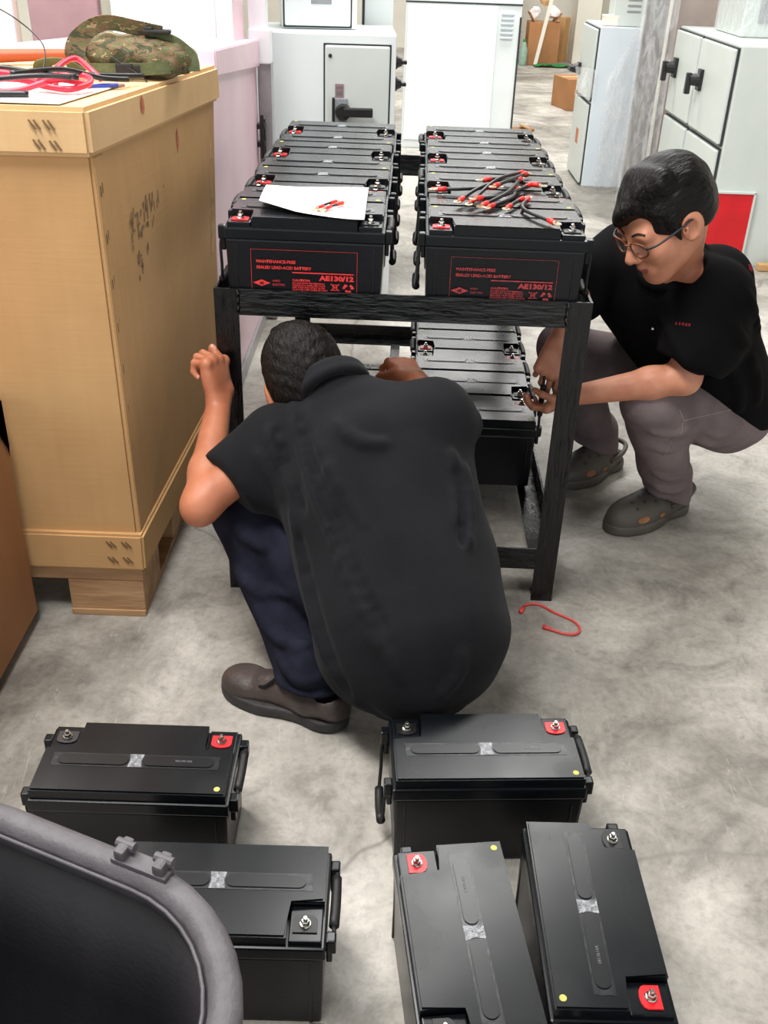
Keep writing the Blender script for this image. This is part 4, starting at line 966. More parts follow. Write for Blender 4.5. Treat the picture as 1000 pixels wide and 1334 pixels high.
for S_, E_, W_ in ((SL, EL, WL), (SR, ER, WR)):
    v.cap(S_, E_, .052, .042, .03); v.chain([E_, lerp(E_, W_, .3), lerp(E_, W_, .95)], [.041, .0395, .0285], .02)
v.ell(EL + V3(-.008, -.012, -.012), (.032, .034, .034), None, .02)
for h, k, a in ((HLa, KLa, ALa), (HRa, KRa, ARa)): v.cap(h, k, .085, .06, .03); v.cap(k, a, .058, .04, .03); v.cap(a, a - V3(0, 0, .04), .04, .035, .02)
dA = unit((-.12, .38, .9))
tipsA, nA = hand(v, lerp(EL, WL, .97), dA, V3(-.75, .62, -.2), V3(.35, .75, -.1), [(.95, 1.5, .9), (1.15, 1.6, .9), (1.25, 1.6, .9), (1.35, 1.5, .9)], [unit((-.2, .6, .8)), unit((-.35, .45, .8)), unit((-.5, .3, .7))], 1.1)
tipsA2, nA2 = hand(v, lerp(ER, WR, .97), WR - ER + V3(0, .02, -.01), V3(-.3, .1, -.95), V3(-.85, -.5, .1), (.8, 1.2, .7), [unit((-.6, .5, -.3)), unit((-.5, .7, -.3)), unit((-.3, .8, -.5))], 1.0)
nails = [(p - nn * .006, p - nn * .006 + d * .004, .0065) for tp, nn in ((tipsA, nA), (tipsA2, nA2)) for p, d in tp]
B0_ = (-.05, 1.8, 0)
person = bpy.data.objects.new('person', v.mesh('body', M['skinA'], B0_, 1, [(M['nail'], nails)])); COL.objects.link(person); person.location = B0_
tag(person, 'man in black shirt crouching with back to the viewer, gripping the rack leg', 'person')
PA = person
# hair
v = Vol(Ac - .17, Ac + .17, .004); P = lambda a, b, z: Ac + AA[0] * a + AA[1] * b + AA[2] * z
v.ell(P(-.014, 0, .04), (.115, .091, .102), AA, .01).ell(P(-.05, 0, -.01), (.074, .079, .082), AA, .03)
v.ell(P(.03, .01, .125), (.05, .05, .03), AA, .03).ell(P(.005, .03, .128), (.022, .02, .024), AA, .012)
v.cut(P(.05, 0, 0), AA[0] * .8 - AA[2] * .6, k=.01); v.cut(P(-.07, 0, -.062), -AA[2] + AA[0] * .25, k=.008)
for s in (-1, 1): v.ell(P(.0, s * .097, -.012), (.034, .02, .038), AA, .006, True)
rn = np.random.RandomState(4)
def fuzz(amp, sc, seed):
    r = np.random.RandomState(seed); K = [(r.normal(size=3) * sc, r.uniform(0, 6.3)) for _ in range(7)]
    return lambda X, Y, Z: amp * sum(np.sin(k[0] * X + k[1] * Y + k[2] * Z + p) for k, p in K) / 2.6
v.warp(fuzz(.0014, 120, 2)); obj('hair', v.mesh('hair', hair_mat('dark_short_hair', AA, (6, 5, 5), (28, 22, 18), 130, .55, .8), B0_, 1), parent=PA, label='short black hair')
# shirt
v = Vol((-.5, 1.42, .06), (.45, 2.2, .8), .0055)
v.cap((.0, 1.70, .29), (-.15, 1.95, .53), .15, .115, .06).cap((.13, 1.70, .27), (.075, 1.97, .565), .145, .11, .06)
v.cap((.065, 1.665, .27), (-.035, 1.93, .56), .165, .13, .06)
v.ell((.055, 1.655, .22), (.178, .145, .12), None, .05)
v.cap((.105, 1.70, .26), (.135, 1.8, .36), .12, .10, .05)
v.cap((-.22, 1.965, .555), (.1, 1.985, .61), .082, .082, .05).cap((-.16, 1.97, .58), (-.1, 2.0, .64), .07, .07, .04).cap((.03, 1.98, .61), (-.1, 2.0, .64), .07, .07, .04)
v.cap(SL, lerp(SL, EL, .62), .078, .076, .04); v.cap(SR, lerp(SR, ER, .85), .074, .062, .04)
v.cap(lerp(SL, EL, .45) + V3(.02, -.02, -.03), (-.2, 1.93, .46), .055, .07, .04)
v.cut(lerp(SL, EL, .66), EL - SL + V3(0, -.02, .02), lerp(SL, EL, .8), .1, .004)
v.cut(lerp(SR, ER, .9), ER - SR, lerp(SR, ER, 1.05), .1, .004)
v.cut((.06, 1.6, .128), (-.12, -.3, -1), k=.008)
def foldsA(X, Y, Z):
    a = .0042 * np.sin(26 * (X * .8 + .35 * Z) + 3 * np.sin(5 * Z) + 8 * Y) * np.clip((.55 - Z) * 3, .15, 1)
    b = .005 * np.sin(34 * (X * .55 - Z * .8 + Y * .2) + 2.5 * np.sin(7 * X)) * np.exp(-((X + .17) ** 2 + (Z - .52) ** 2) / .03)
    c = .0035 * np.sin(40 * (Z + .5 * X)) * np.exp(-((Z - .2) ** 2) / .01)
    d = .004 * np.sin(36 * (X * .6 + Z * .9)) * np.exp(-((X - .14) ** 2 + (Z - .5) ** 2) / .02)
    return a + b + c + d
v.warp(foldsA)
v.drape([([(-.205, .655), (-.168, .588), (-.105, .49), (-.01, .363)], .013, .6), ([(-.17, .66), (-.115, .585), (-.04, .51)], .010, .55),
         ([(-.248, .62), (-.226, .576), (-.178, .518)], .013, .6), ([(-.275, .575), (-.25, .54), (-.215, .50)], .010, .6), ([(-.155, .40), (-.125, .33), (-.085, .262), (-.035, .185)], .014, .6),
         ([(-.19, .49), (-.165, .41), (-.12, .31), (-.07, .22)], .012, .5), ([(-.02, .36), (.02, .325), (.045, .28)], .009, .5),
         ([(.16, .57), (.175, .52), (.172, .46)], .011, .6), ([(.135, .60), (.15, .55), (.145, .50)], .009, .5), ([(.0, .215), (.06, .18), (.14, .195)], .011, .5), ([(.16, .33), (.155, .28), (.12, .235)], .010, .5),
         ([(-.10, .655), (-.06, .635), (.0, .63)], .009, .6)], .016)
v.drape([([(-.19, .65), (-.145, .575), (-.08, .48), (.01, .37)], -.008, 1), ([(-.235, .625), (-.205, .56), (-.165, .50)], -.008, 1), ([(-.175, .45), (-.145, .375), (-.10, .29), (-.055, .205)], -.009, 1), ([(.15, .58), (.162, .53), (.16, .47)], -.008, 1)], .014)
SA = obj('shirt', v.mesh('shirt', M['shirt'], B0_, 2), parent=PA, label='black short-sleeved shirt')
v = Vol(V3(-.34, 1.86, .5), V3(.1, 2.2, .82), .004)
nc = V3(-.118, 2.005, .665); na = unit((-.35, .72, .42)); e1 = unit(np.cross(na, (0, 0, 1))); e2 = np.cross(na, e1)
ring = [nc + .074 * (e1 * math.cos(t) + e2 * math.sin(t)) + na * .004 for t in np.linspace(0, 2 * math.pi, 25)]
ring2 = [nc + .069 * (e1 * math.cos(t) + e2 * math.sin(t)) + na * .026 for t in np.linspace(0, 2 * math.pi, 25)]
for R__ in (ring, ring2):
    for a, b in zip(R__, R__[1:]): v.cap(a, b, .0075, .0075, .02)
obj('collar', v.mesh('collar', M['shirt'], B0_, 1), parent=SA)
# trousers
v = Vol((-.48, 1.45, .05), (.36, 2.24, .5), .0055)
v.cap(HLa, KLa, .105, .078, .04).cap(KLa + V3(.0, 0, 0), ALa + V3(.0, .0, .0), .078, .068, .03)
v.cap(HRa, KRa, .105, .078, .04).cap(KRa, ARa, .078, .068, .03); v.ell((.07, 1.665, .19), (.15, .135, .115), None, .04)
v.ell(ALa + V3(.004, -.004, .004), (.082, .08, .019), None, .006)
for A_ in (ALa, ARa): v.cap(A_ + V3(0, .01, 0), A_ + V3(0, .0, .03), .073, .07, .01)
v.cut((0, 0, .092), (.0, .1, -1), k=.004) if False else v.cut(ALa - V3(0, 0, .012), (-.1, .15, -1), ALa - V3(0, 0, .06), .12); v.cut(ARa - V3(0, 0, .012), (0, .1, -1), ARa - V3(0, 0, .06), .1)
v.warp(lambda X, Y, Z: .0035 * np.sin(48 * (Z + .5 * X)) * np.exp(-((Z - .16) ** 2) / .008) + .003 * np.sin(38 * (X + .7 * Z - .3 * Y)))
v.drape([([(-.36, .40), (-.31, .36), (-.25, .36)], .010, .5), ([(-.33, .28), (-.27, .26), (-.2, .28)], .010, .5), ([(-.28, .22), (-.22, .19), (-.15, .2)], .010, .5), ([(-.22, .15), (-.17, .135), (-.11, .15)], .009, .5)], .016)
obj('trousers', v.mesh('trousers', M['jeans'], B0_, 1), parent=PA, label='dark navy trousers with turned cuff')
def shoe(pa, base, heel, toe, upper_m, sole_m, lab):
    heel, toe = V3(*heel), V3(*toe); e = unit(toe - heel); w = V3(-e[1], e[0], 0); L = np.linalg.norm(toe - heel)
    Q = lambda a, b, z: heel + e * a * L + w * b + V3(0, 0, z); A = np.array([e, w, (0, 0, 1)])
    v = Vol(np.minimum(heel, toe) - .09, np.maximum(heel, toe) + V3(.09, .09, .14), .0036)
    for a, r, z in ((.12, .038, .05), (.28, .038, .055)): v.cap(Q(a, -.008, z - .015), Q(a, .008, z + .012), r, r, .03)
    v.cap(Q(.3, 0, .055), Q(.58, 0, .045), .042, .038, .03).ell(Q(.78, 0, .036), (.066, .051, .036), A, .03)
    v.cap(Q(.36, 0, .07), Q(.62, 0, .05), .03, .026, .02)
    v.cut((0, 0, .022), (0, 0, -1)); v.cap(Q(.16, 0, .085), Q(.16, 0, .16), .036, .042, .006, True)
    o = obj('shoe', v.mesh('shoe', upper_m, base, 1), parent=pa, label=lab)
    v = Vol(np.minimum(heel, toe) - V3(.09, .09, .02), np.maximum(heel, toe) + V3(.09, .09, .06), .0036)
    v.ell(Q(.16, 0, .016), (.05, .042, .1), A, .0).ell(Q(.72, 0, .016), (.088, .056, .1), A, .0).cap(Q(.2, 0, .02), Q(.6, .003, .02), .04, .046, .03)
    v.cut((0, 0, .031), (0, 0, 1), k=.006); v.cut((0, 0, .003), (0, 0, -1), k=.003)
    obj('shoe_sole', v.mesh('sole', sole_m, base, 1), parent=o)
    for i in range(3):
        bm = BM(); z0 = .09 - .008 * i; a = .46 + .075 * i
        tube(bm, [Vector(Q(a, -.03, z0 - .014) - np.array(base)), Vector(Q(a + .01, 0, z0 + .001) - np.array(base)), Vector(Q(a, .03, z0 - .014) - np.array(base))], .0038, 6, 4); obj('lace', bm, M['sock'], o, smooth=True)
    bm = BM()
    for sgn in (-1, 1): tube(bm, [Vector(Q(.46, sgn * .004, .09) - np.array(base)), Vector(Q(.5, sgn * .02, .1) - np.array(base)), Vector(Q(.58, sgn * .034, .075) - np.array(base)), Vector(Q(.64, sgn * .03, .064) - np.array(base))], .004, 6, 4)
    obj('lace_bow', bm, M['sock'], o, smooth=True)
    return o
shoe(PA, B0_, (-.062, 1.665, 0), (-.365, 1.795, 0), M['shoe'], M['sole'], 'brown leather shoe with dark laces, left foot')
shoe(PA, B0_, (.1, 1.73, 0), (.07, 2.03, 0), M['shoe'], M['sole'], 'brown leather shoe, right foot')
for a in (ALa, ARa):
    bm = BM(); tube(bm, [Vector(a + V3(.0, 0, .05) - B0_), Vector(a + V3(.012, -.012, -.0) - B0_), Vector(a + V3(.014, -.016, -.045) - B0_)], .05, 14, 4, radii=[.048, .05, .045]); obj('sock', bm, M['sock'], PA, smooth=True)

# ------------------------------------------------------------------ man with spectacles, squatting at the right
Bc = V3(.652, 2.42, .968); BA = frame((-.74, -.38, -.53), roll=.05)
SLb, ELb, WLb = V3(.81, 2.45, .785), V3(.762, 2.395, .57), V3(.492, 2.425, .497)
SRb, ERb, WRb = V3(.64, 2.77, .79), V3(.53, 2.665, .745), V3(.443, 2.48, .622)
HLb, KLb, ALb = V3(1.03, 2.71, .33), V3(.705, 2.455, .475), V3(.872, 2.69, .1)
HRb, KRb, ARb = V3(.93, 2.94, .33), V3(.525, 2.82, .475), V3(.70, 2.985, .1)
B1_ = (.85, 2.75, 0)
v = Vol((.3, 2.22, .02), (1.25, 3.15, 1.12), H_)
P = head(v, Bc, BA)
v.cap((.735, 2.56, .79), Bc - BA[0] * .035 - BA[2] * .05, .062, .058, .03)
v.cap((.985, 2.82, .36), (.76, 2.62, .68), .115, .10, .05).cap((.82, 2.47, .77), (.66, 2.74, .77), .07, .07, .05)
for S_, E_, W_ in ((SLb, ELb, WLb), (SRb, ERb, WRb)):
    v.cap(S_, E_, .054, .043, .03); v.chain([E_, lerp(E_, W_, .3), lerp(E_, W_, .95)], [.042, .041, .0275], .02)
for h, k, a in ((HLb, KLb, ALb), (HRb, KRb, ARb)): v.cap(h, k, .085, .06, .03); v.cap(k, a, .058, .04, .03); v.cap(a, a - V3(0, 0, .04), .04, .035, .02)
v.cap(HLb, HRb, .1, .1, .04)
t1, n1 = hand(v, lerp(ELb, WLb, .98), V3(-.86, .02, -.5), V3(-.45, .5, .72), V3(.0, -.8, .5), [(.5, .8, .45), (.5, .8, .45), (.5, .8, .45), (.5, .8, .4)], [unit((-.8, -.05, .0)), unit((-.85, .2, .25)), unit((-.7, .4, .3))], .92)
t2, n2 = hand(v, lerp(ERb, WRb, .98), V3(-.25, -.22, -.95), V3(-.25, .85, -.25), V3(.9, -.3, -.2), [(.3, .4, .25), (.45, .55, .35), (.6, .7, .4), (.7, .8, .5)], [unit((.0, -.1, -1)), unit((-.12, .1, -1)), unit((-.2, .15, -.95))], .98)
nails = [(p - nn * .006, p - nn * .006 + d * .004, .0065) for tp, nn in ((t1, n1), (t2, n2)) for p, d in tp]
lips = [(P(.105, -.016, -.071), P(.112, 0, -.069), .006), (P(.105, .016, -.071), P(.112, 0, -.069), .006), (P(.106, -.012, -.079), P(.106, .012, -.079), .006)]
brow = [(P(.1055, s * .018, .031), P(.1035, s * .036, .0355), .0058) for s in (-1, 1)] + [(P(.1035, s * .036, .0355), P(.092, s * .055, .034), .0055) for s in (-1, 1)] + [(P(.106, s * .02, -.004), P(.1, s * .05, -.004), .0034) for s in (-1, 1)]
PB = bpy.data.objects.new('person', v.mesh('body', M['skin'], B1_, 1, [(M['nail'], nails), (M['lips'], lips)])); COL.objects.link(PB); PB.location = B1_
tag(PB, 'man with spectacles in black polo and grey trousers squatting at the right of rack', 'person')
# hair
v = Vol(Bc - .18, Bc + .18, .0036)
v.ell(P(-.016, 0, .046), (.119, .094, .105), BA, .01).ell(P(-.055, 0, 0), (.073, .083, .085), BA, .03)
v.cut(P(.056, 0, 0), BA[0] * .78 - BA[2] * .62, k=.008); v.cut(P(-.07, 0, -.05), -BA[2] + BA[0] * .3, k=.01)
for i in range(7):
    s = .04 - .014 * i; v.cap(P(.02, s + .015, .126 - .002 * i), P(.1 * math.sqrt(max(.12, 1 - ((s - .03) / .094) ** 2)) + .004, s - .03, .088 - .0092 * i), .026, .010, .024)
v.ell(P(.108, .045, .046), (.036, .044, .03), BA, .014, True)
v.cap(P(.035, .08, .04), P(.03, .086, -.012), .012, .008, .012)
for s in (-1, 1): v.ell(P(-.002, s * .1, -.012), (.036, .024, .04), BA, .006, True)
wf = lambda X, Y, Z: .0009 * np.sin(260 * (BA[1][0] * (X - Bc[0]) + BA[1][1] * (Y - Bc[1]) + BA[1][2] * (Z - Bc[2])) + 30 * (BA[0][0] * X + BA[0][1] * Y + BA[0][2] * Z)) + fuzz(.001, 120, 8)(X, Y, Z)
v.warp(fuzz(.0012, 70, 8)); obj('hair', v.mesh('hair', hair_mat('straight_black_hair', BA, (4, 3, 3), (20, 17, 16), 120, .4, .9), B1_, 1), parent=PB, label='straight black hair with a side fringe')
# polo shirt
v = Vol((.42, 2.28, .2), (1.3, 3.12, .98), .0055)
v.cap((1.03, 2.72, .37), (.83, 2.52, .68), .125, .115, .06).cap((.95, 2.94, .37), (.69, 2.72, .68), .125, .115, .06).cap((1.0, 2.83, .37), (.76, 2.61, .69), .16, .135, .06)
v.cap((.82, 2.46, .765), (.66, 2.75, .765), .08, .08, .05).cap((.78, 2.51, .79), (.73, 2.57, .83), .062, .062, .04).cap((.69, 2.66, .79), (.73, 2.57, .83), .062, .062, .04)
v.cap((.86, 2.6, .76), (.95, 2.75, .6), .1, .1, .05)
v.cap(SLb, lerp(SLb, ELb, .8), .08, .088, .04); v.cap(SLb + V3(.04, .03, -.02), lerp(SLb, ELb, .75) + V3(.06, .03, 0), .07, .07, .04)
v.cap(SRb, lerp(SRb, ERb, 1.0), .08, .072, .04)
v.cut(lerp(SLb, ELb, .86), ELb - SLb + V3(-.05, 0, -.02), lerp(SLb, ELb, 1.1), .13, .004); v.cap(ERb, ERb + V3(-.01, -.03, -.05), .072, .068, .03)
v.cut((1.0, 2.83, .30), (.3, .25, -1), k=.006)
v.cap(P(-.05, 0, -.1) , P(.0, 0, -.145), .058, .05, .008, True)
v.warp(lambda X, Y, Z: .0035 * np.sin(34 * (Z * .8 + X * .6) + 2 * np.sin(9 * Y)) * np.clip((.75 - Z) * 4, 0, 1) + .003 * np.sin(42 * (Z + .4 * Y)) * np.exp(-((X - .82) ** 2 + (Z - .68) ** 2) / .012))
v.drape([([(.84, .74), (.88, .68), (.93, .64)], .011, .55), ([(.87, .80), (.93, .72), (.97, .66)], .010, .5), ([(.95, .60), (1.0, .52), (1.03, .44)], .012, .55), ([(.90, .58), (.95, .5), (.98, .42)], .011, .5), ([(.70, .70), (.74, .64), (.80, .60)], .010, .5)], .018)
SB = obj('polo_shirt', v.mesh('shirt', M['shirtB'], B1_, 2), parent=PB, label='black short-sleeved polo shirt')
v = Vol(V3(.5, 2.36, .66), V3(.95, 2.75, .98), .004)
nc = V3(.735, 2.565, .805); na = unit((-.42, -.42, .8)); e1 = unit(np.cross(na, (0, 0, 1))); e2 = np.cross(na, e1)
def cpt(t, r, h): return nc + r * (e1 * math.cos(t) + e2 * math.sin(t)) + na * h
for rr, hh in ((.088, -.004), (.082, .02)):
    ts = np.linspace(-math.pi + .0, math.pi, 29); pts = [cpt(t, rr, hh - .02 * max(0, math.cos(t - math.pi / 2)) * 0) for t in ts]
    for a, b in zip(pts, pts[1:]): v.cap(a, b, .0105, .0105, .012)
obj('collar', v.mesh('collar', M['shirtB'], B1_, 1), parent=SB)
# trousers
v = Vol((.38, 2.3, .03), (1.3, 3.15, .62), .0055)
v.cap(HLb, KLb, .108, .078, .05).cap(KLb, ALb + V3(-.01, -.01, .02), .078, .073, .03).cap(HRb, KRb, .108, .078, .05).cap(KRb, ARb + V3(-.01, -.01, .02), .078, .073, .03)
v.ell((1.0, 2.84, .315), (.17, .19, .135), None, .05)
v.cap(ALb + V3(-.012, -.015, .04), ALb + V3(-.01, -.012, -.03), .075, .077, .02).cap(ARb + V3(-.01, -.01, .04), ARb + V3(-.01, -.01, -.03), .075, .077, .02)
v.cut(ALb + V3(0, 0, -.03), (-.45, -.2, -1), ALb - V3(0, 0, .1), .14); v.cut(ARb + V3(0, 0, -.03), (-.4, -.2, -1), ARb - V3(0, 0, .1), .14)
v.warp(lambda X, Y, Z: .003 * np.sin(40 * (Z * .8 + .6 * X) + 4 * np.sin(6 * Y)) + .0045 * np.sin(46 * (X * .9 + Z * .5)) * np.exp(-((X - .8) ** 2 + (Z - .4) ** 2) / .008) + .003 * np.sin(60 * Z) * np.exp(-((Z - .12) ** 2) / .003))
v.drape([([(.70, .42), (.76, .405), (.82, .42)], .010, .5), ([(.74, .34), (.80, .33), (.84, .36)], .010, .5), ([(.78, .22), (.83, .20), (.88, .22)], .010, .5), ([(.80, .15), (.86, .135), (.91, .15)], .010, .5), ([(.86, .40), (.93, .36), (1.0, .37)], .011, .5), ([(.88, .33), (.95, .30), (1.02, .33)], .010, .5)], .018)
TB = obj('trousers', v.mesh('trousers', M['grey_trousers'], B1_, 1), parent=PB, label='grey-brown trousers')
# seams, spectacles, chest marks and clogs of the squatting man
def rel1(p): return Vector(np.array(p) - np.array(B1_))
def surf(o, p, d):
    """first hit on object o from p along d (local coordinates of a child with no transform)"""
    ok, loc, nrm, i = o.ray_cast(rel1(p), Vector(unit(d))); return loc if ok else None
bpy.context.view_layer.update()
def seam(pts, d, name='seam', m='seam', r=.0011, par=None):
    L_ = [surf(par or TB, p, d) for p in pts]; L_ = [q for q in L_ if q]
    if len(L_) > 2: bm = BM(); tube(bm, L_, r, 5, 2); obj(name, bm, M[m], par or TB, smooth=True)
cd = V3(-.25, .85, -.45)
def along(A_, B_, n, off=V3(0, 0, 0)): return [lerp(A_, B_, t) - cd * .5 + off for t in np.linspace(0, 1, n)]
seam(along(V3(.775, 2.45, .42), V3(.985, 2.6, .40), 14), cd); seam(along(V3(.775, 2.45, .415), V3(.765, 2.5, .2), 12), cd)
seam(along(V3(.75, 2.45, .45), V3(.78, 2.45, .418), 6), cd)
for s in (-1, 1):
    fd = -BA[0]; Pe = lambda b, z: P(.2, s * b, z)
    seam([Pe(b, z) for b, z in ((.015, .029), (.024, .034), (.034, .0365), (.044, .0365), (.053, .033))], fd, 'eyebrow', 'brow', .0030, PB)
    seam([Pe(b, z) for b, z in ((.018, -.004), (.026, -.001), (.036, .0), (.046, -.002), (.052, -.005))], fd, 'eyelash', 'brow', .0016, PB)
bm = BM(); lpc = lambda s, t: P(.119 - .010 * abs(math.cos(t)) * (1 if math.cos(t) * s > 0 else .2), s * .0355 + .0275 * math.cos(t), .001 + .021 * math.sin(t))
for s in (-1, 1): tube(bm, [rel1(lpc(s, t)) for t in np.linspace(0, 2 * math.pi, 20, endpoint=False)], .0026, 6, 2, closed=True)
tube(bm, [rel1(P(.119, -.009, .008)), rel1(P(.123, 0, .011)), rel1(P(.119, .009, .008))], .0024, 6, 3)
G = obj('spectacles', bm, M['frame'], PB, 'brown-framed spectacles', smooth=True)
for s in (-1, 1):
    bm = BM(); tube(bm, [rel1(P(.111, s * .062, .008)), rel1(P(.09, s * .082, .010)), rel1(P(.03, s * .0915, .012)), rel1(P(-.012, s * .094, .013)), rel1(P(-.03, s * .093, -.005))], .003, 6, 5); obj('temple', bm, M['dark'], G, 'black temple', smooth=True)
    bm = BM(); vs = [bm.verts.new(rel1(lpc(s, t))) for t in np.linspace(0, 2 * math.pi, 16, endpoint=False)]; bm.faces.new(vs); obj('lens', bm, M['lens'], G)
# red embroidery on the chest and shoulder, pen clip
for nm, p, d, w, h, m in (('chest_embroidery', V3(.735, 2.2, .80), V3(-.02, .9, -.42), .03, .008, 'thread'), ('shoulder_embroidery', V3(.93, 2.3, .96), V3(-.0, .85, -.5), .014, .02, 'thread'), ('pen_clip', V3(.70, 2.2, .80), V3(-.02, .9, -.42), .012, .004, 'paper')):
    q0 = surf(SB, p, d)
    if q0:
        bm = BM(); n_ = 1 if nm == 'pen_clip' else 5
        for k in range(n_):
            for jj in range(2 if h > .005 else 1):
                a = q0 + Vector((w * (k / n_ - .5), -.002, -.25 * w * (k / n_ - .5) + jj * h * .5 - (h * 2.2 * (k / n_) if nm == 'pen_clip' else 0)))
                r = surf(SB, np.array(a) + np.array(B1_) - unit(d) * .2, d)
                if r: box(bm, r - Vector(unit(d)) * .001, (w / n_ * random.uniform(.5, .95), .003, h * .4 if nm != 'pen_clip' else .005), .0006)
        obj(nm, bm, M[m], SB, {'chest_embroidery': 'small red chest lettering', 'shoulder_embroidery': 'red shoulder mark', 'pen_clip': 'white pen clip at the placket'}[nm])
def clog(pa, base, heel, toe, lab):
    heel, toe = V3(*heel), V3(*toe); e = unit(toe - heel); w = V3(-e[1], e[0], 0); L = np.linalg.norm(toe - heel)
    Q = lambda a, b, z: heel + e * a * L + w * b + V3(0, 0, z); A = np.array([e, w, (0, 0, 1)]); loc = lambda p: Vector(p - np.array(base))
    v = Vol(np.minimum(heel, toe) - .1, np.maximum(heel, toe) + V3(.1, .1, .15), .004)
    v.ell(Q(.68, 0, .035), (.105, .062, .058), A, .02).ell(Q(.42, 0, .05), (.085, .052, .055), A, .03).cap(Q(.16, 0, .04), Q(.4, 0, .04), .045, .05, .03)
    v.cut((0, 0, .022), (0, 0, -1)); v.cap(Q(.12, 0, .085), Q(.3, 0, .12), .037, .05, .01, True)
    o = obj('clog', v.mesh('clog', M['croc'], base, 1), parent=pa, label=lab)
    v = Vol(np.minimum(heel, toe) - V3(.1, .1, .02), np.maximum(heel, toe) + V3(.1, .1, .06), .004)
    v.ell(Q(.17, 0, .014), (.058, .05, .1), A, 0).ell(Q(.68, 0, .014), (.108, .067, .1), A, 0).cap(Q(.2, 0, .018), Q(.6, 0, .018), .046, .058, .03)
    v.cut((0, 0, .034), (0, 0, 1), k=.008); v.cut((0, 0, .003), (0, 0, -1), k=.003); obj('clog_sole', v.mesh('clog_sole', M['croc'], base, 1), parent=o)
    bpy.context.view_layer.update()
    def hit(p, d): ok, q, nn, i = o.ray_cast(loc(p), Vector(unit(d))); return (q, nn) if ok else (None, None)
    for a, b in ((.55, .012), (.55, .038), (.66, .0), (.66, .026), (.77, .012), (.77, .036), (.55, -.02), (.66, -.028)):
        q, nn = hit(Q(a, b, .3), (0, 0, -1))
        if q: bm = BM(); cyl(bm, q - nn * .004, q + nn * .0008, .0055, .0055, 10); obj('vent_hole', bm, M['gasket'], o)
    for a, z, r1, r2_ in ((.74, .05, .022, .010), (.50, .045, .011, .007), (.33, .062, .018, .011), (.04, .055, .012, .016)):
        for s in (1,):
            q, nn = hit(Q(a, s * .2, z), -w * s)
            if q:
                bm = BM(); n_ = 14; u_ = Vector((0, 0, 1)).cross(nn).normalized(); w_ = nn.cross(u_); vs = []
                for k in range(n_): t = 2 * math.pi * k / n_; vs.append(bm.verts.new(q + nn * .0012 + u_ * r1 * math.cos(t) + w_ * r2_ * math.sin(t)))
                f_ = bm.faces.new(vs); bmesh.ops.solidify(bm, geom=[f_], thickness=.003); obj('side_insert', bm, M['tan'], o, 'tan foam inset')
    bm = BM(); tube(bm, [loc(Q(.38, .055, .06)), loc(Q(.2, .056, .07)), loc(Q(.02, .034, .078)), loc(Q(-.03, 0, .08)), loc(Q(.02, -.034, .078)), loc(Q(.2, -.056, .07)), loc(Q(.38, -.055, .06))], .008, 8, 5); obj('heel_strap', bm, M['croc'], o, smooth=True)
clog(PB, B1_, (.945, 2.735, 0), (.672, 2.548, 0), 'olive foam clog with tan insets, near foot')
clog(PB, B1_, (.785, 3.02, 0), (.57, 2.83, 0), 'olive foam clog with tan insets, far foot')
for a in (ALb, ARb):
    bm = BM(); tube(bm, [rel1(a + V3(0, 0, .05)), rel1(a + V3(.008, .008, 0)), rel1(a + V3(.015, .012, -.045))], .05, 14, 4, radii=[.046, .05, .045]); obj('sock', bm, M['sock'], PB, smooth=True)

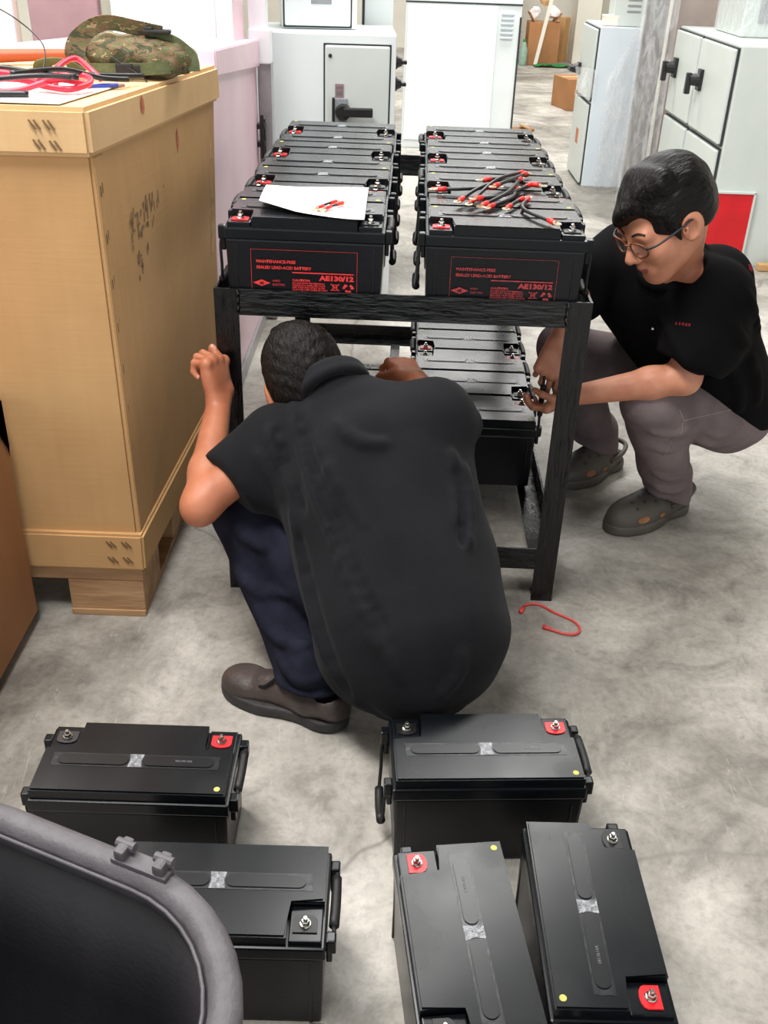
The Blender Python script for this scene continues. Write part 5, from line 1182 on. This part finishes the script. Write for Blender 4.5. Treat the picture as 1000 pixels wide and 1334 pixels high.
# ------------------------------------------------------------------ camouflage bag on the carton
g0 = V3(-.66, 2.62, lz(-.64, 2.62) + .003)
bag = empty('camouflage_bag', g0, .12, 'camouflage cloth bag with olive straps lying on the carton lid', 'bag'); bag.scale = (.95, .9, .7)
v = Vol((-.22, -.14, -.005), (.22, .14, .2), .005)
v.ell((.02, 0, .06), (.145, .085, .068), None, .02).ell((.09, .0, .055), (.075, .08, .062), None, .03).ell((-.04, 0, .07), (.07, .075, .06), None, .03)
v.cut((0, 0, .001), (0, 0, -1), k=.01); v.warp(fuzz(.005, 38, 12)); v.warp(fuzz(.002, 110, 13))
obj('body', v.mesh('bag', M['camo'], (0, 0, 0), 1), parent=bag)
def strap(pts, w, m, nm, th=.004, up=None, lab=None):
    Pp = smooth_path(pts, 8); bm = BM(); prev = None
    for i, p in enumerate(Pp):
        d = (Pp[min(i + 1, len(Pp) - 1)] - Pp[max(i - 1, 0)]).normalized(); s_ = (Vector(up or (0, 0, 1)).cross(d)).normalized(); n_ = d.cross(s_)
        r = [bm.verts.new(p + s_ * a * w / 2 + n_ * b * th / 2) for a, b in ((-1, -1), (1, -1), (1, 1), (-1, 1))]
        if prev:
            for k in range(4): bm.faces.new((prev[k], prev[(k + 1) % 4], r[(k + 1) % 4], r[k]))
        else: bm.faces.new(r[::-1])
        prev = r
    bm.faces.new(prev); return obj(nm, bm, M[m], bag, lab, smooth=False)
strap([(-.1, -.075, .02), (-.12, -.07, .075), (-.1, -.05, .13), (-.045, -.03, .165), (.03, -.02, .15), (.09, -.02, .135)], .05, 'camo', 'carry_strap', up=(0, 1, .3))
strap([(-.085, -.095, .028), (-.02, -.1, .03), (.06, -.098, .034), (.11, -.085, .038)], .038, 'olive', 'front_strap', up=(0, 1, 0))
strap([(-.11, -.08, .02), (-.15, -.08, .05), (-.2, -.05, .04), (-.215, -.02, .01)], .045, 'olive', 'loose_strap', up=(0, .6, 1))
strap([(.06, -.02, .136), (.12, -.03, .115), (.16, -.035, .07), (.168, -.04, .02)], .03, 'olive', 'side_strap', up=(0, 1, .2))
bm = BM(); box(bm, (.0, -.104, .03), (.042, .01, .04), .004); box(bm, (.028, -.102, .03), (.02, .008, .03), .003); obj('buckle', bm, M['dark'], bag, 'black buckle')
bm = BM(); box(bm, (.08, -.03, .142), (.07, .04, .014), .005); box(bm, (.06, -.035, .152), (.02, .03, .01), .003); obj('top_clip', bm, M['dark'], bag, 'black top clip')
bm = BM(); tube(bm, [(-.03, -.1, .07), (.0, -.105, .045), (.04, -.115, .015), (.055, -.12, -.004)], .0022, 6, 5); obj('cord', bm, M['wireblack'], bag, smooth=True)
